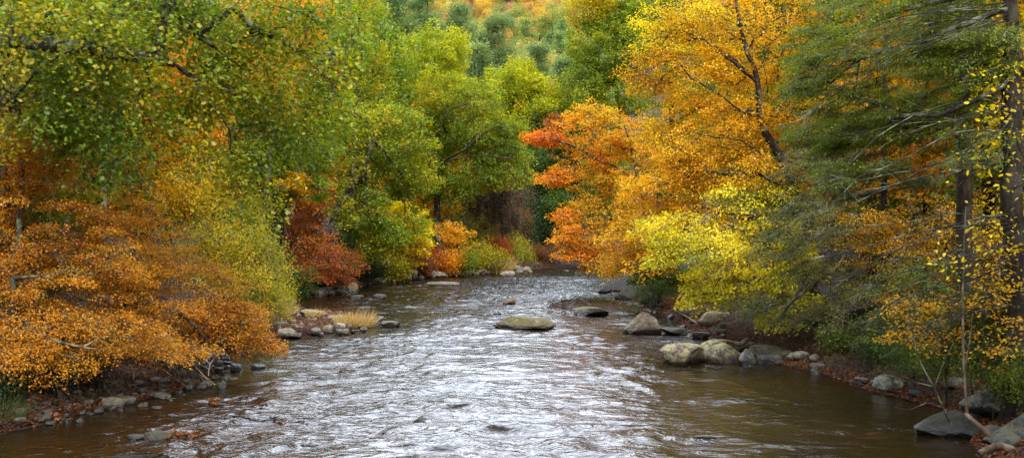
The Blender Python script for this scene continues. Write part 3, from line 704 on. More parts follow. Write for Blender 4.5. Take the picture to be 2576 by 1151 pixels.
tree('beech_tree', 'tall golden-orange beech with black forked trunk, largest on the right bank', 'tree',
     (2050, 58), [(2022, 640, 56.4), (2000, 520, 56), (1982, 427, 56), (1936, 353, 56), (1912, 296, 56), (1905, 200, 56), (1870, 100, 56), (1850, -20, 56), (1850, -150, 56.5)],
     [(1880, 90, 58, 210, 115, 4, 120), (1730, 190, 57.5, 150, 115, 3.5, 88), (1960, 270, 58, 170, 100, 4, 84), (1750, 340, 57, 140, 85, 3.2, 76), (1830, 430, 56.5, 170, 65, 3.2, 66), (1690, 480, 57, 120, 65, 3, 58), (1640, 590, 58, 110, 60, 2.6, 56),
      (1760, 570, 56.5, 150, 60, 3, 56), (1600, 660, 59, 80, 32, 2, 26), (2050, 400, 58.5, 90, 110, 3, 36), (1720, 40, 57, 110, 60, 3, 40, 'yellow'), (1860, -120, 58, 220, 90, 4, 46), (1680, 120, 57, 70, 70, 2.5, 24, 'yellow')],
     'beech', 'gold', .30, 42, tbias=.0, tvar=.8, tfreq=.3, tipr=.010, opts=dict(rs=1.15, size=.115, width=.075, per=150, tw=9, tilt=.55, twr=.008, flat=.13),
     limbs=[[(1912, 296, 56), (1863, 279, 55.2), (1822, 246, 54.6), (1740, 197, 54.2), (1690, 190, 54.2)],
            [(1960, 385, 56), (1936, 400, 55.2), (1863, 353, 54.6), (1797, 345, 54.2), (1740, 330, 54)],
            [(1990, 470, 56), (1940, 455, 55), (1890, 430, 54.6), (1840, 440, 54.4), (1780, 430, 54.2)],
            [(2008, 560, 56), (1950, 530, 55), (1880, 540, 54.4), (1800, 535, 54.2)],
            [(1912, 296, 56), (1930, 230, 55.6), (1918, 160, 55.4), (1880, 60, 55)],
            [(1905, 210, 56), (1850, 160, 55.2), (1790, 120, 54.8), (1740, 60, 54.6)]])
tree('maple_tree', 'bright yellow maple spreading low layered branches above the slanted pale boulder', 'tree',
     (2085, 53), [(2040, 720, 52.5), (1960, 640, 52), (1890, 590, 51.5), (1820, 560, 51)],
     [(1760, 640, 50, 130, 52, 2.6, 50), (1850, 700, 49.5, 145, 50, 2.4, 50), (1790, 745, 49.5, 80, 28, 1.6, 26), (1930, 600, 51, 95, 70, 2.4, 30), (1890, 500, 51.5, 100, 45, 2.4, 17), (2000, 760, 48, 50, 32, 1.4, 16), (1700, 600, 51, 60, 30, 1.6, 16), (1960, 800, 46.5, 45, 26, 1.2, 10), (2010, 660, 50, 70, 50, 1.8, 18), (1660, 560, 52, 70, 40, 2, 12, 'yellow'), (1640, 660, 52, 50, 30, 1.6, 8, 'gold'), (1840, 560, 51.5, 90, 40, 2, 14, 'yellow')],
     'maple', 'lime', .13, 43, mats=M_BARKG, tbias=.06, tvar=.9, tfreq=.5, opts=dict(per=100, size=.11, width=.095, tilt=.6, rs=.95, flat=.12, tw=7),
     limbs=[[(2050, 740, 52.6), (1990, 720, 51), (1930, 700, 50), (1850, 715, 49.4)], [(1960, 640, 52), (1920, 560, 51.8), (1880, 510, 51.6)]])
tree('oak_tree', 'tall dark green oak behind the orange maple at top right of centre', 'tree',
     (1565, 152), [(1560, 400, 152), (1552, 200, 152), (1545, 40, 152)],
     [(1540, 120, 150, 110, 95, 6, 104), (1460, 220, 149, 62, 75, 5, 54), (1600, 50, 150, 80, 80, 5, 46), (1560, 240, 149, 90, 60, 5, 46), (1500, 20, 151, 80, 60, 4, 32, 'ygreen')],
     'oakfar', 'oak', .45, 44, tbias=.12, tfreq=.16, opts=dict(size=.30, width=.19, per=240, rs=1.6))
tree('oak_tree', 'green tree behind the top of the golden beech', 'tree',
     (1690, 104), [(1690, 500, 104), (1690, 200, 104), (1690, -60, 104)],
     [(1670, 60, 103, 100, 110, 5, 66), (1700, 230, 103, 90, 90, 4, 46), (1760, 380, 102, 90, 80, 4, 26)], 'oakfar', 'oak', .34, 45, tbias=.05, tfreq=.2)
HEM = dict(mats=M_BARKG, tvar=.7, tfreq=.6, tipr=.0065, pitch=-.22)
_r = random.Random(12)
def dead_limbs(n, tx, TY, y0, y1, l0, l1, s0, s1, fwd):
    out = []
    for k in range(n):
        y = _r.uniform(y0, y1); ln = _r.uniform(l0, l1); sl = _r.uniform(s0, s1); up = _r.uniform(-.12, .05) * ln; d1 = _r.uniform(.1, fwd); d2 = _r.uniform(.1, fwd * 1.3)
        out.append([(tx, y, TY), (tx - ln * .3, y + ln * .30 * sl + up, TY - d1), (tx - ln * .62, y + ln * .6 * sl + up * .7 + _r.uniform(-.03, .03) * ln, TY - d2), (tx - ln * .85, y + ln * .84 * sl + _r.uniform(-.04, .06) * ln, TY - d2 * .8), (tx - ln, y + ln * sl * _r.uniform(.95, 1.3), TY - d1 * .5)])
    return out
ST1 = dead_limbs(20, 2547, 31, -20, 560, 260, 620, .05, .5, 1.0) + dead_limbs(16, 2548, 31, 560, 800, 180, 420, -.05, .5, 1.4)
ST2 = dead_limbs(22, 2226, 46, 180, 620, 140, 330, .15, .9, 1.6)
tree('hemlock_tree', 'stout hemlock at the right edge with long lichen-pale limbs sweeping down to the left', 'tree',
     (2548, 31), [(2548, 700, 31), (2546, 400, 31), (2544, 0, 31), (2544, -500, 31)],
     [(2260, 90, 32.4, 210, 110, 1.4, 72), (2430, 70, 32, 150, 95, 1.4, 40), (2200, 280, 33.4, 150, 75, 1.1, 38), (2340, 280, 33, 130, 60, 1.1, 34), (2290, 350, 33.4, 140, 40, 1.0, 18), (2080, 230, 34, 100, 70, 1.6, 36), (2060, 120, 34, 80, 60, 1.5, 20), (2330, -80, 32, 300, 70, 2.5, 40), (2420, -260, 29.5, 330, 110, 3.5, 46), (2490, 140, 30.5, 90, 80, 1.5, 34), (2450, 380, 31, 110, 60, 1.2, 16), (2150, 440, 33.5, 120, 40, 1.2, 18)],
     'hemlock', 'hemlock', .30, 51, mats=M_BARKR, bmat=M_LIMB, sticks=ST1, tbias=.2, tvar=.8, tfreq=.6, tipr=.0065, pitch=-.22, opts=dict(tw=20, twr=.006, per=170),
     limbs=[[(2547, 135, 31), (2507, 160, 30.8), (2458, 186, 30.8), (2434, 176, 31), (2390, 190, 31.4)],
            [(2547, 158, 31), (2511, 172, 30.6), (2471, 195, 30.8), (2438, 224, 31), (2426, 250, 31.3), (2400, 280, 31.6)],
            [(2547, 176, 31), (2520, 220, 30.4), (2458, 252, 30.6), (2405, 277, 31), (2365, 293, 31.4), (2300, 290, 32), (2230, 300, 32.6)],
            [(2548, 280, 31), (2524, 322, 30.3), (2479, 350, 30.4), (2405, 391, 31), (2340, 420, 31.6), (2267, 460, 32.2), (2197, 489, 32.8), (2079, 538, 33.6), (2000, 555, 34)],
            [(2548, 300, 31), (2540, 338, 30.2), (2511, 391, 30), (2483, 420, 30.3), (2430, 448, 30.8), (2365, 513, 31.4), (2320, 562, 31.8), (2214, 595, 32.6)],
            [(2548, 595, 31), (2484, 632, 30.2), (2413, 678, 30.4), (2352, 721, 30.8), (2282, 741, 31.2), (2220, 770, 31.8)],
            [(2546, 20, 31), (2450, 50, 31), (2350, 90, 31.6), (2250, 130, 32.2), (2160, 150, 32.8), (2090, 210, 33.2)],
            [(2546, -40, 31), (2440, -10, 31), (2300, 20, 31.8), (2180, 50, 32.6)]])
tree('hemlock_tree', 'slimmer hemlock trunk standing just left of the stout one at the right edge', 'tree',
     (2428, 37), [(2428, 740, 37), (2426, 500, 37), (2432, 100, 37), (2436, -400, 37)],
     [(2290, 200, 36, 130, 70, 1.6, 26), (2180, 330, 36, 130, 60, 1.6, 36), (2080, 340, 36.5, 100, 60, 1.8, 36), (2030, 180, 37, 60, 60, 1.6, 14), (2130, 60, 37, 110, 90, 2, 30), (2160, 420, 36, 120, 40, 1.6, 16, 'greyhem'), (2260, 440, 36, 90, 30, 1.6, 8, 'greyhem')],
     'hemlock', 'hemlock', .26, 52, tbias=.0, mats=M_BARKR, bmat=M_LIMB, tvar=.7, tfreq=.6, tipr=.0065, pitch=-.22, opts=dict(tw=13),
     limbs=[[(2427, 425, 37), (2340, 458, 36), (2250, 479, 35.6), (2150, 490, 35.6), (2079, 493, 36)],
            [(2429, 280, 37), (2303, 289, 36), (2250, 273, 35.8), (2201, 262, 35.8), (2160, 248, 36), (2128, 232, 36.4)],
            [(2428, 330, 37), (2283, 308, 36), (2214, 314, 35.6), (2132, 330, 35.8), (2040, 336, 36.4)]])
tree('hemlock_tree', 'third dark hemlock trunk between the two nearer trunks at right', 'tree',
     (2490, 42), [(2488, 700, 42), (2484, 400, 42), (2480, 0, 42), (2480, -300, 42)],
     [(2400, 150, 42, 150, 80, 2.5, 26), (2520, 250, 42, 90, 80, 2, 14), (2330, 40, 43, 120, 80, 2.5, 22)], 'hemlock', 'hemlock', .24, 53, mats=M_BARKR, pitch=-.2, opts=dict(size=.17))
tree('hemlock_tree', 'grey-green sparse hemlock drooping over the right bank behind the round boulders', 'tree',
     (2230, 46), [(2228, 700, 46), (2225, 500, 46), (2225, 250, 46), (2225, 50, 46)],
     [(2030, 560, 44.5, 90, 75, 2.2, 56), (2070, 420, 45, 100, 70, 2.2, 46), (1960, 620, 44, 60, 50, 1.8, 18), (2060, 690, 44, 90, 40, 1.8, 22), (1960, 790, 45, 80, 32, 1.6, 24), (1880, 770, 46.5, 60, 20, 1.2, 10), (2100, 790, 43.5, 50, 40, 1.4, 10), (2150, 570, 45, 80, 70, 2, 18)],
     'hemlock', 'greyhem', .20, 54, tvar=.6, tipr=.006, pitch=-.35, opts=dict(tw=18, per=110, size=.15, width=.034), mats=M_BARKR, bmat=M_LIMB, sticks=ST2,
     limbs=[[(2226, 610, 46), (2201, 622, 45), (2095, 681, 44), (2029, 726, 43.6), (1979, 772, 43.6), (1955, 810, 43.8)],
            [(2226, 480, 46), (2120, 500, 45), (2040, 530, 44.4), (1960, 600, 44)],
            [(2226, 330, 46), (2120, 360, 45), (2040, 410, 44.8)]])
tree('hemlock_tree', 'dark green young hemlock by the water behind the flat rock, under the golden beech', 'tree',
     (1660, 72), [(1655, 700, 72), (1650, 600, 72), (1650, 500, 72)],
     [(1640, 640, 71.5, 65, 50, 2, 36), (1690, 700, 70, 60, 35, 1.8, 26), (1600, 690, 72, 40, 25, 1.4, 10)], 'hemlock', 'hemlock', .11, 55, pitch=-.15, opts=dict(size=.24, width=.06, rs=.9, tw=4))
tree('hemlock_tree', 'young feathery hemlock on the dark right bank below the long limbs', 'tree',
     (2330, 38), [(2326, 780, 38), (2322, 650, 38)],
     [(2270, 740, 37.4, 110, 60, 1.4, 30), (2370, 800, 36.8, 110, 60, 1.4, 30), (2230, 830, 37.6, 90, 40, 1.2, 18), (2330, 680, 37.6, 90, 50, 1.2, 14)], 'hemlock', 'hemlock', .05, 56, mats=M_BARKR, pitch=-.2, tbias=-.15, opts=dict(tw=12, per=150))
tree('hemlock_tree', 'young dark hemlock beside the bare saplings at the lower right', 'tree',
     (2500, 33), [(2496, 860, 33), (2492, 720, 33)],
     [(2470, 800, 32, 100, 70, 1.2, 30), (2540, 850, 31.4, 70, 70, 1.0, 22), (2420, 880, 32, 80, 40, 1.0, 16), (2540, 740, 31.6, 60, 60, 1, 12)], 'hemlock', 'hemlock', .045, 57, mats=M_BARKR, pitch=-.2, tbias=-.2, opts=dict(tw=12, per=140))
tree('beech_tree', 'golden beech glimpsed through the hemlock boughs at right', 'tree',
     (2330, 52), [(2330, 600, 52), (2320, 400, 52), (2310, 200, 52)],
     [(2250, 430, 51, 140, 80, 2.5, 40), (2400, 420, 51, 130, 100, 2.5, 34), (2180, 260, 52, 120, 80, 2.5, 26), (2400, 220, 52, 140, 90, 2.5, 26), (2300, 60, 53, 160, 80, 2.5, 20)], 'beechmid', 'gold', .1, 65, tbias=.1, opts=dict(per=110))
UND = dict(tfreq=.6, tvar=.8, tipr=.0055)
tree('beech_tree', 'thin golden understory beech behind the hemlock limbs on the right', 'tree',
     (2400, 40), [(2395, 760, 40), (2380, 640, 40), (2360, 500, 40)],
     [(2400, 640, 39.5, 150, 90, 2.2, 66), (2470, 730, 38, 110, 60, 2, 34), (2330, 560, 40, 120, 70, 2, 34), (2500, 560, 38, 80, 90, 2, 26)],
     'beech', 'gold', .07, 61, tbias=-.15, opts=dict(per=75), **UND)
tree('beech_tree', 'orange understory beech filling the gap under the grey-green hemlock', 'tree',
     (2270, 44), [(2265, 750, 44), (2250, 640, 44)],
     [(2230, 640, 43.5, 130, 75, 2.2, 54), (2160, 560, 45, 110, 70, 2.2, 36), (2290, 740, 42, 100, 45, 1.8, 26), (2170, 730, 44, 80, 40, 1.6, 14, 'lime')],
     'beech', 'gold', .06, 62, tbias=.0, opts=dict(per=100), **UND)
tree('beech_tree', 'sparse yellow-leaved sapling leaning over the leafy bank near the mossy stump', 'tree',
     (2450, 33.5), [(2440, 900, 33.3), (2425, 800, 33), (2410, 700, 33)],
     [(2390, 800, 32.5, 120, 55, 1.6, 24), (2330, 850, 32.5, 100, 30, 1.4, 16), (2510, 760, 30, 70, 60, 1.2, 13), (2300, 780, 33, 90, 40, 1.4, 12), (2530, 860, 29.4, 60, 40, .8, 5), (2480, 900, 30, 70, 30, .8, 5), (2540, 660, 29.6, 50, 50, .8, 6)],
     'beech', 'gold', .035, 63, tbias=-.1, mats=M_BARKG, bmat=M_LIMB, opts=dict(per=34, size=.11, width=.065), **UND)
tree('beech_tree', 'large-leaved yellow sprigs of a small tree reaching in at the right edge', 'tree',
     (2640, 26), [(2630, 700, 26), (2600, 400, 26)],
     [(2540, 260, 26, 60, 40, 1, 9), (2470, 330, 26, 40, 70, 1, 7), (2560, 430, 26, 40, 60, 1, 6), (2440, 640, 26.5, 50, 50, 1, 6), (2540, 600, 26, 50, 80, 1, 8)],
     'beech', 'yellow', .04, 64, tbias=-.1, opts=dict(per=12, size=.125, width=.07, tw=5, flat=.3, tilt=.9), **UND)
for (x, Y, yt, rx, pal, lab, sd) in (
    (2200, 40.5, 880, 80, 'oakdk', 'dark green ferny shrub on the leaf-strewn slope right of the boulders', 1),
    (2300, 36.5, 900, 80, 'oakdk', 'green ferny shrub on the bank above the leafy ledge', 2),
    (2500, 31.2, 850, 90, 'hemlock', 'green fern clump in the dark hollow behind the fallen branch', 3),
    (2380, 34.0, 880, 80, 'hemlock', 'dark feathery shrub on the slope above the pale leaning sapling', 7),
    (2120, 43.0, 850, 60, 'hemlock', 'dark feathery shrub under the uprooted log', 8),
    (2560, 30.0, 930, 60, 'hemlock', 'low fern by the lichen-patched corner boulder', 9),
    (1640, 68, 745, 50, 'oakdk', 'green shrub on the point behind the upright boulder', 4),
    (1720, 62, 770, 50, 'russet', 'brown twiggy shrub behind the slanted pale boulder', 5),
    (2050, 50, 830, 60, 'russet', 'brown bare shrub above the boulders on the right bank', 6)):
    s = Y / F; gy = HY + (H - 1.2) / s
    tree('shrub', lab, 'shrub', (x, Y), [(x, (gy + yt) / 2, Y)], [(x, (gy + yt) / 2, Y, rx, max((gy - yt) / 2, 18), .9, int(14 + rx * .25))],
         'shrub', pal, .03, 360 + sd, opts=dict(rs=.5, size=.09, width=.04, per=100), group='shrubs on the right bank')

# ================================================================== pines beyond the bend
for (x, Y, yt, yb, rx, lab, sd) in (
    (1000, 195, -10, 260, 62, 'pale blue-green pine at upper left of the far pine group', 1),
    (1075, 210, -30, 230, 70, 'tall blue-green pine behind the round golden-green oak', 2),
    (1150, 190, 20, 260, 60, 'dark green pine with drooping boughs right of the golden-green oak top', 3),
    (1245, 185, 45, 330, 80, 'large blue-green pine with layered boughs at the centre of the far group', 4),
    (1350, 230, 110, 330, 60, 'low pale green pine at the right end of the far group', 5),
    (1205, 175, 120, 340, 50, 'narrow dark pine in front of the large layered pine', 6),
    (950, 180, 30, 300, 55, 'grey-green pine half hidden at the left end of the far group', 7),
    (1420, 215, 150, 360, 50, 'shaded pine beside the dark green oak right of centre', 8)):
    s = Y / F
    lob = [(x, yt + 12, Y, rx * .16, 14, 1, 6)]
    for k in range(9):
        f = (k + .6) / 9
        lob.append((x + random.uniform(-.3, .3) * rx, yt + (yb - yt) * f, Y - .5, rx * 1.25 * (.2 + .8 * f ** .8), (yb - yt) * .04, rx * s * (.22 + .78 * f), int(8 + 26 * f)))
    tree('pine_tree', lab, 'tree', (x, Y), [(x, yb, Y), (x, (yt + yb) / 2, Y), (x, yt, Y)], lob, 'pine', 'pine', .35, 400 + sd, pitch=.12, fill=.25, tfreq=.15, group='pines beyond the river bend', opts=dict(rs=1.7 + rx * .006))

# ================================================================== woods behind the banks and the far hillside: copies of a few grown trees
def proto(name, seed, pal, h, rw, kind='crown', opts=None, lowest=.28, n=110):
    b = np.array([400., -900., 0.]); rng = np.random.default_rng(seed)
    lobes = []
    for k in range(6):
        f = lowest + (1 - lowest) * (k + .5) / 6
        w = rw * (.55 + .6 * math.sin(pi * min(1, (f - lowest) / (1 - lowest) * .85 + .12)))
        lobes.append((b + np.array([rng.uniform(-.3, .3) * rw, rng.uniform(-.3, .3) * rw, h * f]), (w, w, h * .11), n // 6))
    g0 = globals()['ground_z']
    globals()['ground_z'] = lambda x, y: np.zeros_like(np.asarray(x, float))
    tm, bmh, cm = grow(seed, b, [b + np.array([0, 0, h * .4]), b + np.array([.3, .2, h * .75]), b + np.array([.2, .3, h * .97])], [], lobes, kind, pal, .02 * h, opts=opts, tfreq=.25, tvar=.6)
    globals()['ground_z'] = g0
    return tm, bmh, cm
PRO_OPT = dict(rs=1.6, size=.34, width=.22, per=120, flat=.4, tilt=.8, tw=0)
PROTO = {
 'green': [proto('g', 501, 'oak', 19, 5.0, opts=PRO_OPT), proto('g', 502, 'oak', 22, 5.5, opts=PRO_OPT)],
 'golden': [proto('o', 503, 'gold', 17, 4.6, opts=PRO_OPT), proto('o', 504, 'flame', 18, 4.8, opts=PRO_OPT)],
 'yellow-green': [proto('y', 505, 'olive', 20, 5.2, opts=PRO_OPT)],
 'dark evergreen': [proto('d', 506, 'hemlock', 22, 4.4, opts=PRO_OPT, lowest=.12)],
}
def proto_conifer(seed, h, rw):
    b0 = np.array([400., -900., 0.]); rg = np.random.default_rng(seed); lobes = []
    for k in range(11):
        f = (k + .5) / 11; w = rw * (1.05 - f) ** .8
        lobes.append((b0 + np.array([rg.normal(0, .12) * w, rg.normal(0, .12) * w, h * (.16 + .84 * f)]), (w, w, h * .022), int(6 + 15 * (1 - f))))
    g0 = globals()['ground_z']; globals()['ground_z'] = lambda x, y: np.zeros_like(np.asarray(x, float))
    r = grow(seed, b0, [b0 + np.array([0, 0, h * .5]), b0 + np.array([.1, .1, h])], [], lobes, 'pine', 'pine', .016 * h, pitch=.1, fill=.2, tfreq=.2, opts=dict(rs=1.8, per=130, size=.6, width=.15, flat=.12))
    globals()['ground_z'] = g0; return r
PROTO['pale green conifer'] = [proto_conifer(521, 24, 5.0), proto_conifer(522, 20, 4.6)]
def wood_tree(x, Y, kind, i, s, rz, label, group, tint=(1, 1, 1)):
    tm, bmh, cm = PROTO[kind][i % len(PROTO[kind])]
    nm = 'conifer_tree' if 'evergreen' in kind or 'conifer' in kind else 'broadleaf_tree'
    e = empty(nm, (x, Y, gz(x, Y) - .2)); e.rotation_euler = (0, 0, rz); e.scale = (s, s, s * (1 + .15 * math.sin(i * 1.7)))
    tag(e, label, 'tree', group)
    t = link('trunk', tm, M_BARK, e); link('branchwork', bmh, M_BARK, t); c = link('crown', cm, M_LEAF, e); c.color = (tint[0], tint[1], tint[2], 1)
    return e
rng = np.random.default_rng(77)
SIDE = []
for (Y, dd, kind) in (  # left wood
    (40, 7, 'dark evergreen'), (48, 6, 'green'), (55, 9, 'golden'), (62, 7, 'green'), (70, 8, 'yellow-green'), (78, 10, 'golden'), (86, 8, 'green'), (95, 9, 'golden'), (104, 10, 'yellow-green'),
    (112, 11, 'green'), (120, 12, 'golden'), (46, 13, 'green'), (58, 15, 'yellow-green'), (70, 16, 'green'), (84, 17, 'golden'), (98, 18, 'green'), (112, 19, 'yellow-green'), (128, 16, 'green'),
    (66, 24, 'green'), (88, 26, 'green'), (110, 28, 'yellow-green'), (130, 27, 'green'), (150, 22, 'green'), (150, 34, 'yellow-green')):
    SIDE.append((-1, Y, dd, kind))
for (Y, dd, kind) in (
    (38, 8, 'golden'), (44, 10, 'dark evergreen'), (52, 9, 'golden'), (60, 10, 'dark evergreen'), (68, 8, 'dark evergreen'), (76, 10, 'dark evergreen'), (84, 10, 'green'), (94, 12, 'yellow-green'), (104, 13, 'golden'),
    (48, 17, 'golden'), (58, 19, 'green'), (70, 18, 'golden'), (82, 20, 'green'), (96, 21, 'yellow-green'), (110, 22, 'green'), (42, 16, 'green'), (66, 28, 'green'), (90, 30, 'green')):
    SIDE.append((1, Y, dd, kind))
for i, (sd, Y, dd, kind) in enumerate(SIDE):
    x = (shore(SLB, Y) - dd) if sd < 0 else (min(shore(SRB, Y), 12) + dd)
    lab = '%s unseen tree added to shade the near %s bank' % (kind, 'left' if sd < 0 else 'right')
    wood_tree(x + rng.uniform(-1, 1), Y + rng.uniform(-2, 2), kind, i, rng.uniform(.8, 1.15), rng.uniform(0, 6.28), lab, '%s trees in the wood behind the %s bank' % (kind, 'left' if sd < 0 else 'right'), tint=rng.uniform(.75, 1.1, 3) * .95)
for i, (x, Y, kind) in enumerate(((20, 150, 'green'), (28, 146, 'green'), (12, 160, 'dark evergreen'), (3, 165, 'green'), (-6, 160, 'yellow-green'), (-14, 165, 'green'), (-24, 165, 'green'), (36, 160, 'green'), (26, 172, 'yellow-green'), (-34, 175, 'green'), (16, 178, 'green'), (6, 146, 'dark evergreen'), (10, 143, 'green'))):
    wood_tree(x, Y, kind, i, rng.uniform(.75, 1.0), rng.uniform(0, 6.28), '%s tree in the wood beyond the river bend' % kind, '%s trees in the wood beyond the river bend' % kind)
for i, (x, Y, kind, sd) in enumerate(((18.5, 13, 'green', 'right'), (21, 3, 'golden', 'right'), (-19.5, 22, 'green', 'left'), (-19, 12, 'golden', 'left'), (-20, 2, 'green', 'left'))):  # trees out of view further along the banks, added to shade the foreground
    wood_tree(x, Y, kind, i, .95, i * 1.3, '%s unseen tree added to shade the near %s bank' % (kind, sd), '%s trees in the wood behind the %s bank' % (kind, sd))
# far hillside: distance haze painted into the broadleaf crown tints
hill = []
for i in range(6000):
    if len(hill) >= 290: break
    Y = 230 + 340 * rng.uniform() ** .8; xi = rng.uniform(930, 1520); x = (xi - CX) / F * Y
    if all((x - a) ** 2 + (Y - b) ** 2 * .5 > 30 for a, b in hill): hill.append((x, Y))
for i, (x, Y) in enumerate(hill):
    r = rng.uniform(); xi = x / Y * F + CX
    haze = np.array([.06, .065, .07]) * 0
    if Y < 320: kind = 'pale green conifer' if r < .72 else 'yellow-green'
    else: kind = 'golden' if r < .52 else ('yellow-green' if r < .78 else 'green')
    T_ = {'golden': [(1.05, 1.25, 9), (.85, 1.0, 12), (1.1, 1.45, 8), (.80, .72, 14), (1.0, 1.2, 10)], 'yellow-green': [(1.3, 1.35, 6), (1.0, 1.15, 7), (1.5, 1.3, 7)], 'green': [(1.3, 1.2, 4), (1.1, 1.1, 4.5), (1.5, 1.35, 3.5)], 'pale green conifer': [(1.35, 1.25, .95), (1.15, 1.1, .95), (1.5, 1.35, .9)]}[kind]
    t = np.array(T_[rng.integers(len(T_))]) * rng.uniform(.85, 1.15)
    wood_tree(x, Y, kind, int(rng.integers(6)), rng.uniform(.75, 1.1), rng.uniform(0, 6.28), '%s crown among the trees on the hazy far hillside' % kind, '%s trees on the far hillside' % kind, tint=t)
# ================================================================== stones, boulders
def rock_mesh(seed, sx=1, sy=1, sz=.6, sub=5, cuts=5, rough=.15, peak=None, flat=None, boxy=2.4):
    """a weathered stone: rounded block, sheared by a few flat faces, pitted; unit size about 1, lying on z=0"""
    rng = np.random.default_rng(seed)
    bm = bmesh.new(); bmesh.ops.create_icosphere(bm, subdivisions=sub, radius=1)
    v = np.array([q.co[:] for q in bm.verts])
    v = v / (np.sum(np.abs(v) ** boxy, 1) ** (1 / boxy))[:, None]
    for k in range(cuts * 2):
        nrm = norm(rng.normal(size=3) * [1, 1, .8]); dd = rng.uniform(.52, .9)
        s = v @ nrm; over = s - dd
        v = v - nrm[None] * np.where(over > 0, over * .93, 0)[:, None]
    n1 = fbm(v * 1.3 + seed * 3.7, seed, 3) - .5; n2 = fbm(v * 4.2 + seed, seed + 5, 4) - .5
    n3 = fbm(v * 11 + seed, seed + 9, 3) - .5; crk = np.abs(fbm(v * 2.1 + seed * 2, seed + 3, 3) - .5)
    v = v * (1 + rough * 1.5 * n1 + rough * .9 * n2 + rough * .35 * n3 - .05 * np.exp(-(crk / .012) ** 2))[:, None]
    if peak is not None:     # pull the top towards one side
        t = np.clip(v[:, 2], 0, 1); v[:, 0] += peak * t ** 1.2; v[:, 0] *= (1 - .45 * t); v[:, 1] *= (1 - .35 * t)
    if flat is not None:
        v[:, 2] = np.where(v[:, 2] > flat, flat + (v[:, 2] - flat) * .22, v[:, 2])
    v *= np.array([sx, sy, sz])
    mn, mx = v.min(0), v.max(0)
    v[:, 0] = (v[:, 0] - (mn[0] + mx[0]) / 2) / (mx[0] - mn[0]); v[:, 1] = (v[:, 1] - (mn[1] + mx[1]) / 2) / (mx[1] - mn[1]); v[:, 2] = (v[:, 2] - mn[2]) / (mx[2] - mn[2])
    for q, c in zip(bm.verts, v): q.co = c
    for f in bm.faces: f.smooth = True
    me = bpy.data.meshes.new('stone'); bm.to_mesh(me); bm.free(); return me
def boulder(label, x0, x1, ytop, ybase, seed, mat=None, name='boulder', depth=.8, sink=.3, tint=1., z0=0., group=None, rz=0, water=True, **kw):
    """stone spanning x0..x1 in the photo, its foot at row ybase on the water"""
    Y = (H - z0) * F / (ybase - HY); w = (x1 - x0) / F * Y; h = (ybase - ytop) / F * Y * 1.0
    d = w * depth; Yc = Y + d * .42
    me = rock_mesh(seed, **kw)
    o = link(name, me, mat or M_ROCK); hh = h * (Yc / Y)
    tot = hh / (1 - sink)
    o.scale = (w * Yc / Y, d, tot); o.location = (((x0 + x1) / 2 - CX) / F * Yc, Yc, z0 - tot * sink); o.rotation_euler = (0, 0, rz)
    o.color = (tint, tint, tint, 1) if isinstance(tint, (int, float)) else (*tint, 1)
    tag(o, label, 'boulder' if name == 'boulder' else 'rock', group)
    if water: ROCKS_IN_WATER.append((o.location[0], Y, w * .5))
    return o
boulder('long low mossy boulder in the middle of the river', 1240, 1400, 797, 829, 1, M_MOSS, depth=.5, sx=1.5, boxy=2.3, cuts=6, rough=.16, sink=.3, peak=.25, tint=(.85, .78, .62))
boulder('small pointed brown rock upstream of the long mossy boulder', 1264, 1299, 747, 767, 2, M_ROCK, 'rock', peak=.8, cuts=6, tint=(.8, .7, .58))
boulder('tiny dark pointed rock between the pointed brown rock and the mossy boulder', 1240, 1262, 784, 791, 3, M_ROCK, 'rock', peak=.6, tint=.35)
boulder('low mossy rock right of the long mossy boulder and further upstream', 1444, 1532, 774, 794, 4, M_MOSS, 'rock', flat=.6, sx=1.3, peak=-.3)
boulder('smooth grey rock barely above water upstream of the mossy boulder', 1330, 1368, 772, 778, 5, M_ROCK, 'rock', tint=.6, cuts=1)
boulder('dark wet rock by the golden beech near the right bank, far upstream', 1496, 1542, 725, 738, 6, M_ROCK, 'rock', tint=.3, flat=.7)
boulder('big upright split grey boulder with a small plant on top, right of centre', 1568, 1662, 788, 839, 7, M_ROCK, depth=.8, sx=1.1, sz=.8, peak=.3, cuts=7, rough=.10, boxy=3.2, tint=(1.3, 1.2, 1.05))
boulder('slanted pale boulder on the right shore under the yellow maple', 1756, 1838, 785, 822, 8, M_ROCK, depth=.7, peak=.9, cuts=6, rough=.1, tint=(1.3, 1.25, 1.15), z0=.15, water=False)
boulder('low flat rock beside the upright split boulder', 1662, 1730, 826, 843, 9, M_ROCK, 'rock', flat=.5, sx=1.3)
boulder('small flat rock in the calm pool right of the low flat rock', 1742, 1786, 836, 851, 10, M_ROCK, 'rock', flat=.6, tint=.75)
boulder('round tan lichen-spotted boulder, left one of the boulder pair', 1661, 1775, 868, 918, 12, M_LICH, depth=.85, cuts=3, rough=.10, boxy=2.5, tint=(2.0, 1.7, 1.25), sink=.25)
boulder('round grey speckled boulder with a stick on it, right one of the pair', 1752, 1874, 857, 914, 13, M_LICH, depth=.85, cuts=3, rough=.11, boxy=2.3, tint=(1.75, 1.55, 1.2), sink=.25)
boulder('upright dark rock leaning at the right of the round boulder pair', 1858, 1900, 878, 919, 14, M_LICH, 'rock', peak=.3, cuts=6, tint=1.1)
boulder('mossy sloping slab behind the upright dark rock', 1884, 1972, 868, 890, 15, M_MOSS, 'rock', z0=.3, flat=.4, sx=1.6, peak=-.5, tint=(.55, .5, .38), water=False, depth=.5)
boulder('second mossy slab stacked below the sloping slab on the right shore', 1905, 1990, 880, 900, 44, M_MOSS, 'rock', z0=.15, flat=.4, sx=1.6, peak=.3, tint=(.5, .45, .36), water=False, depth=.5)
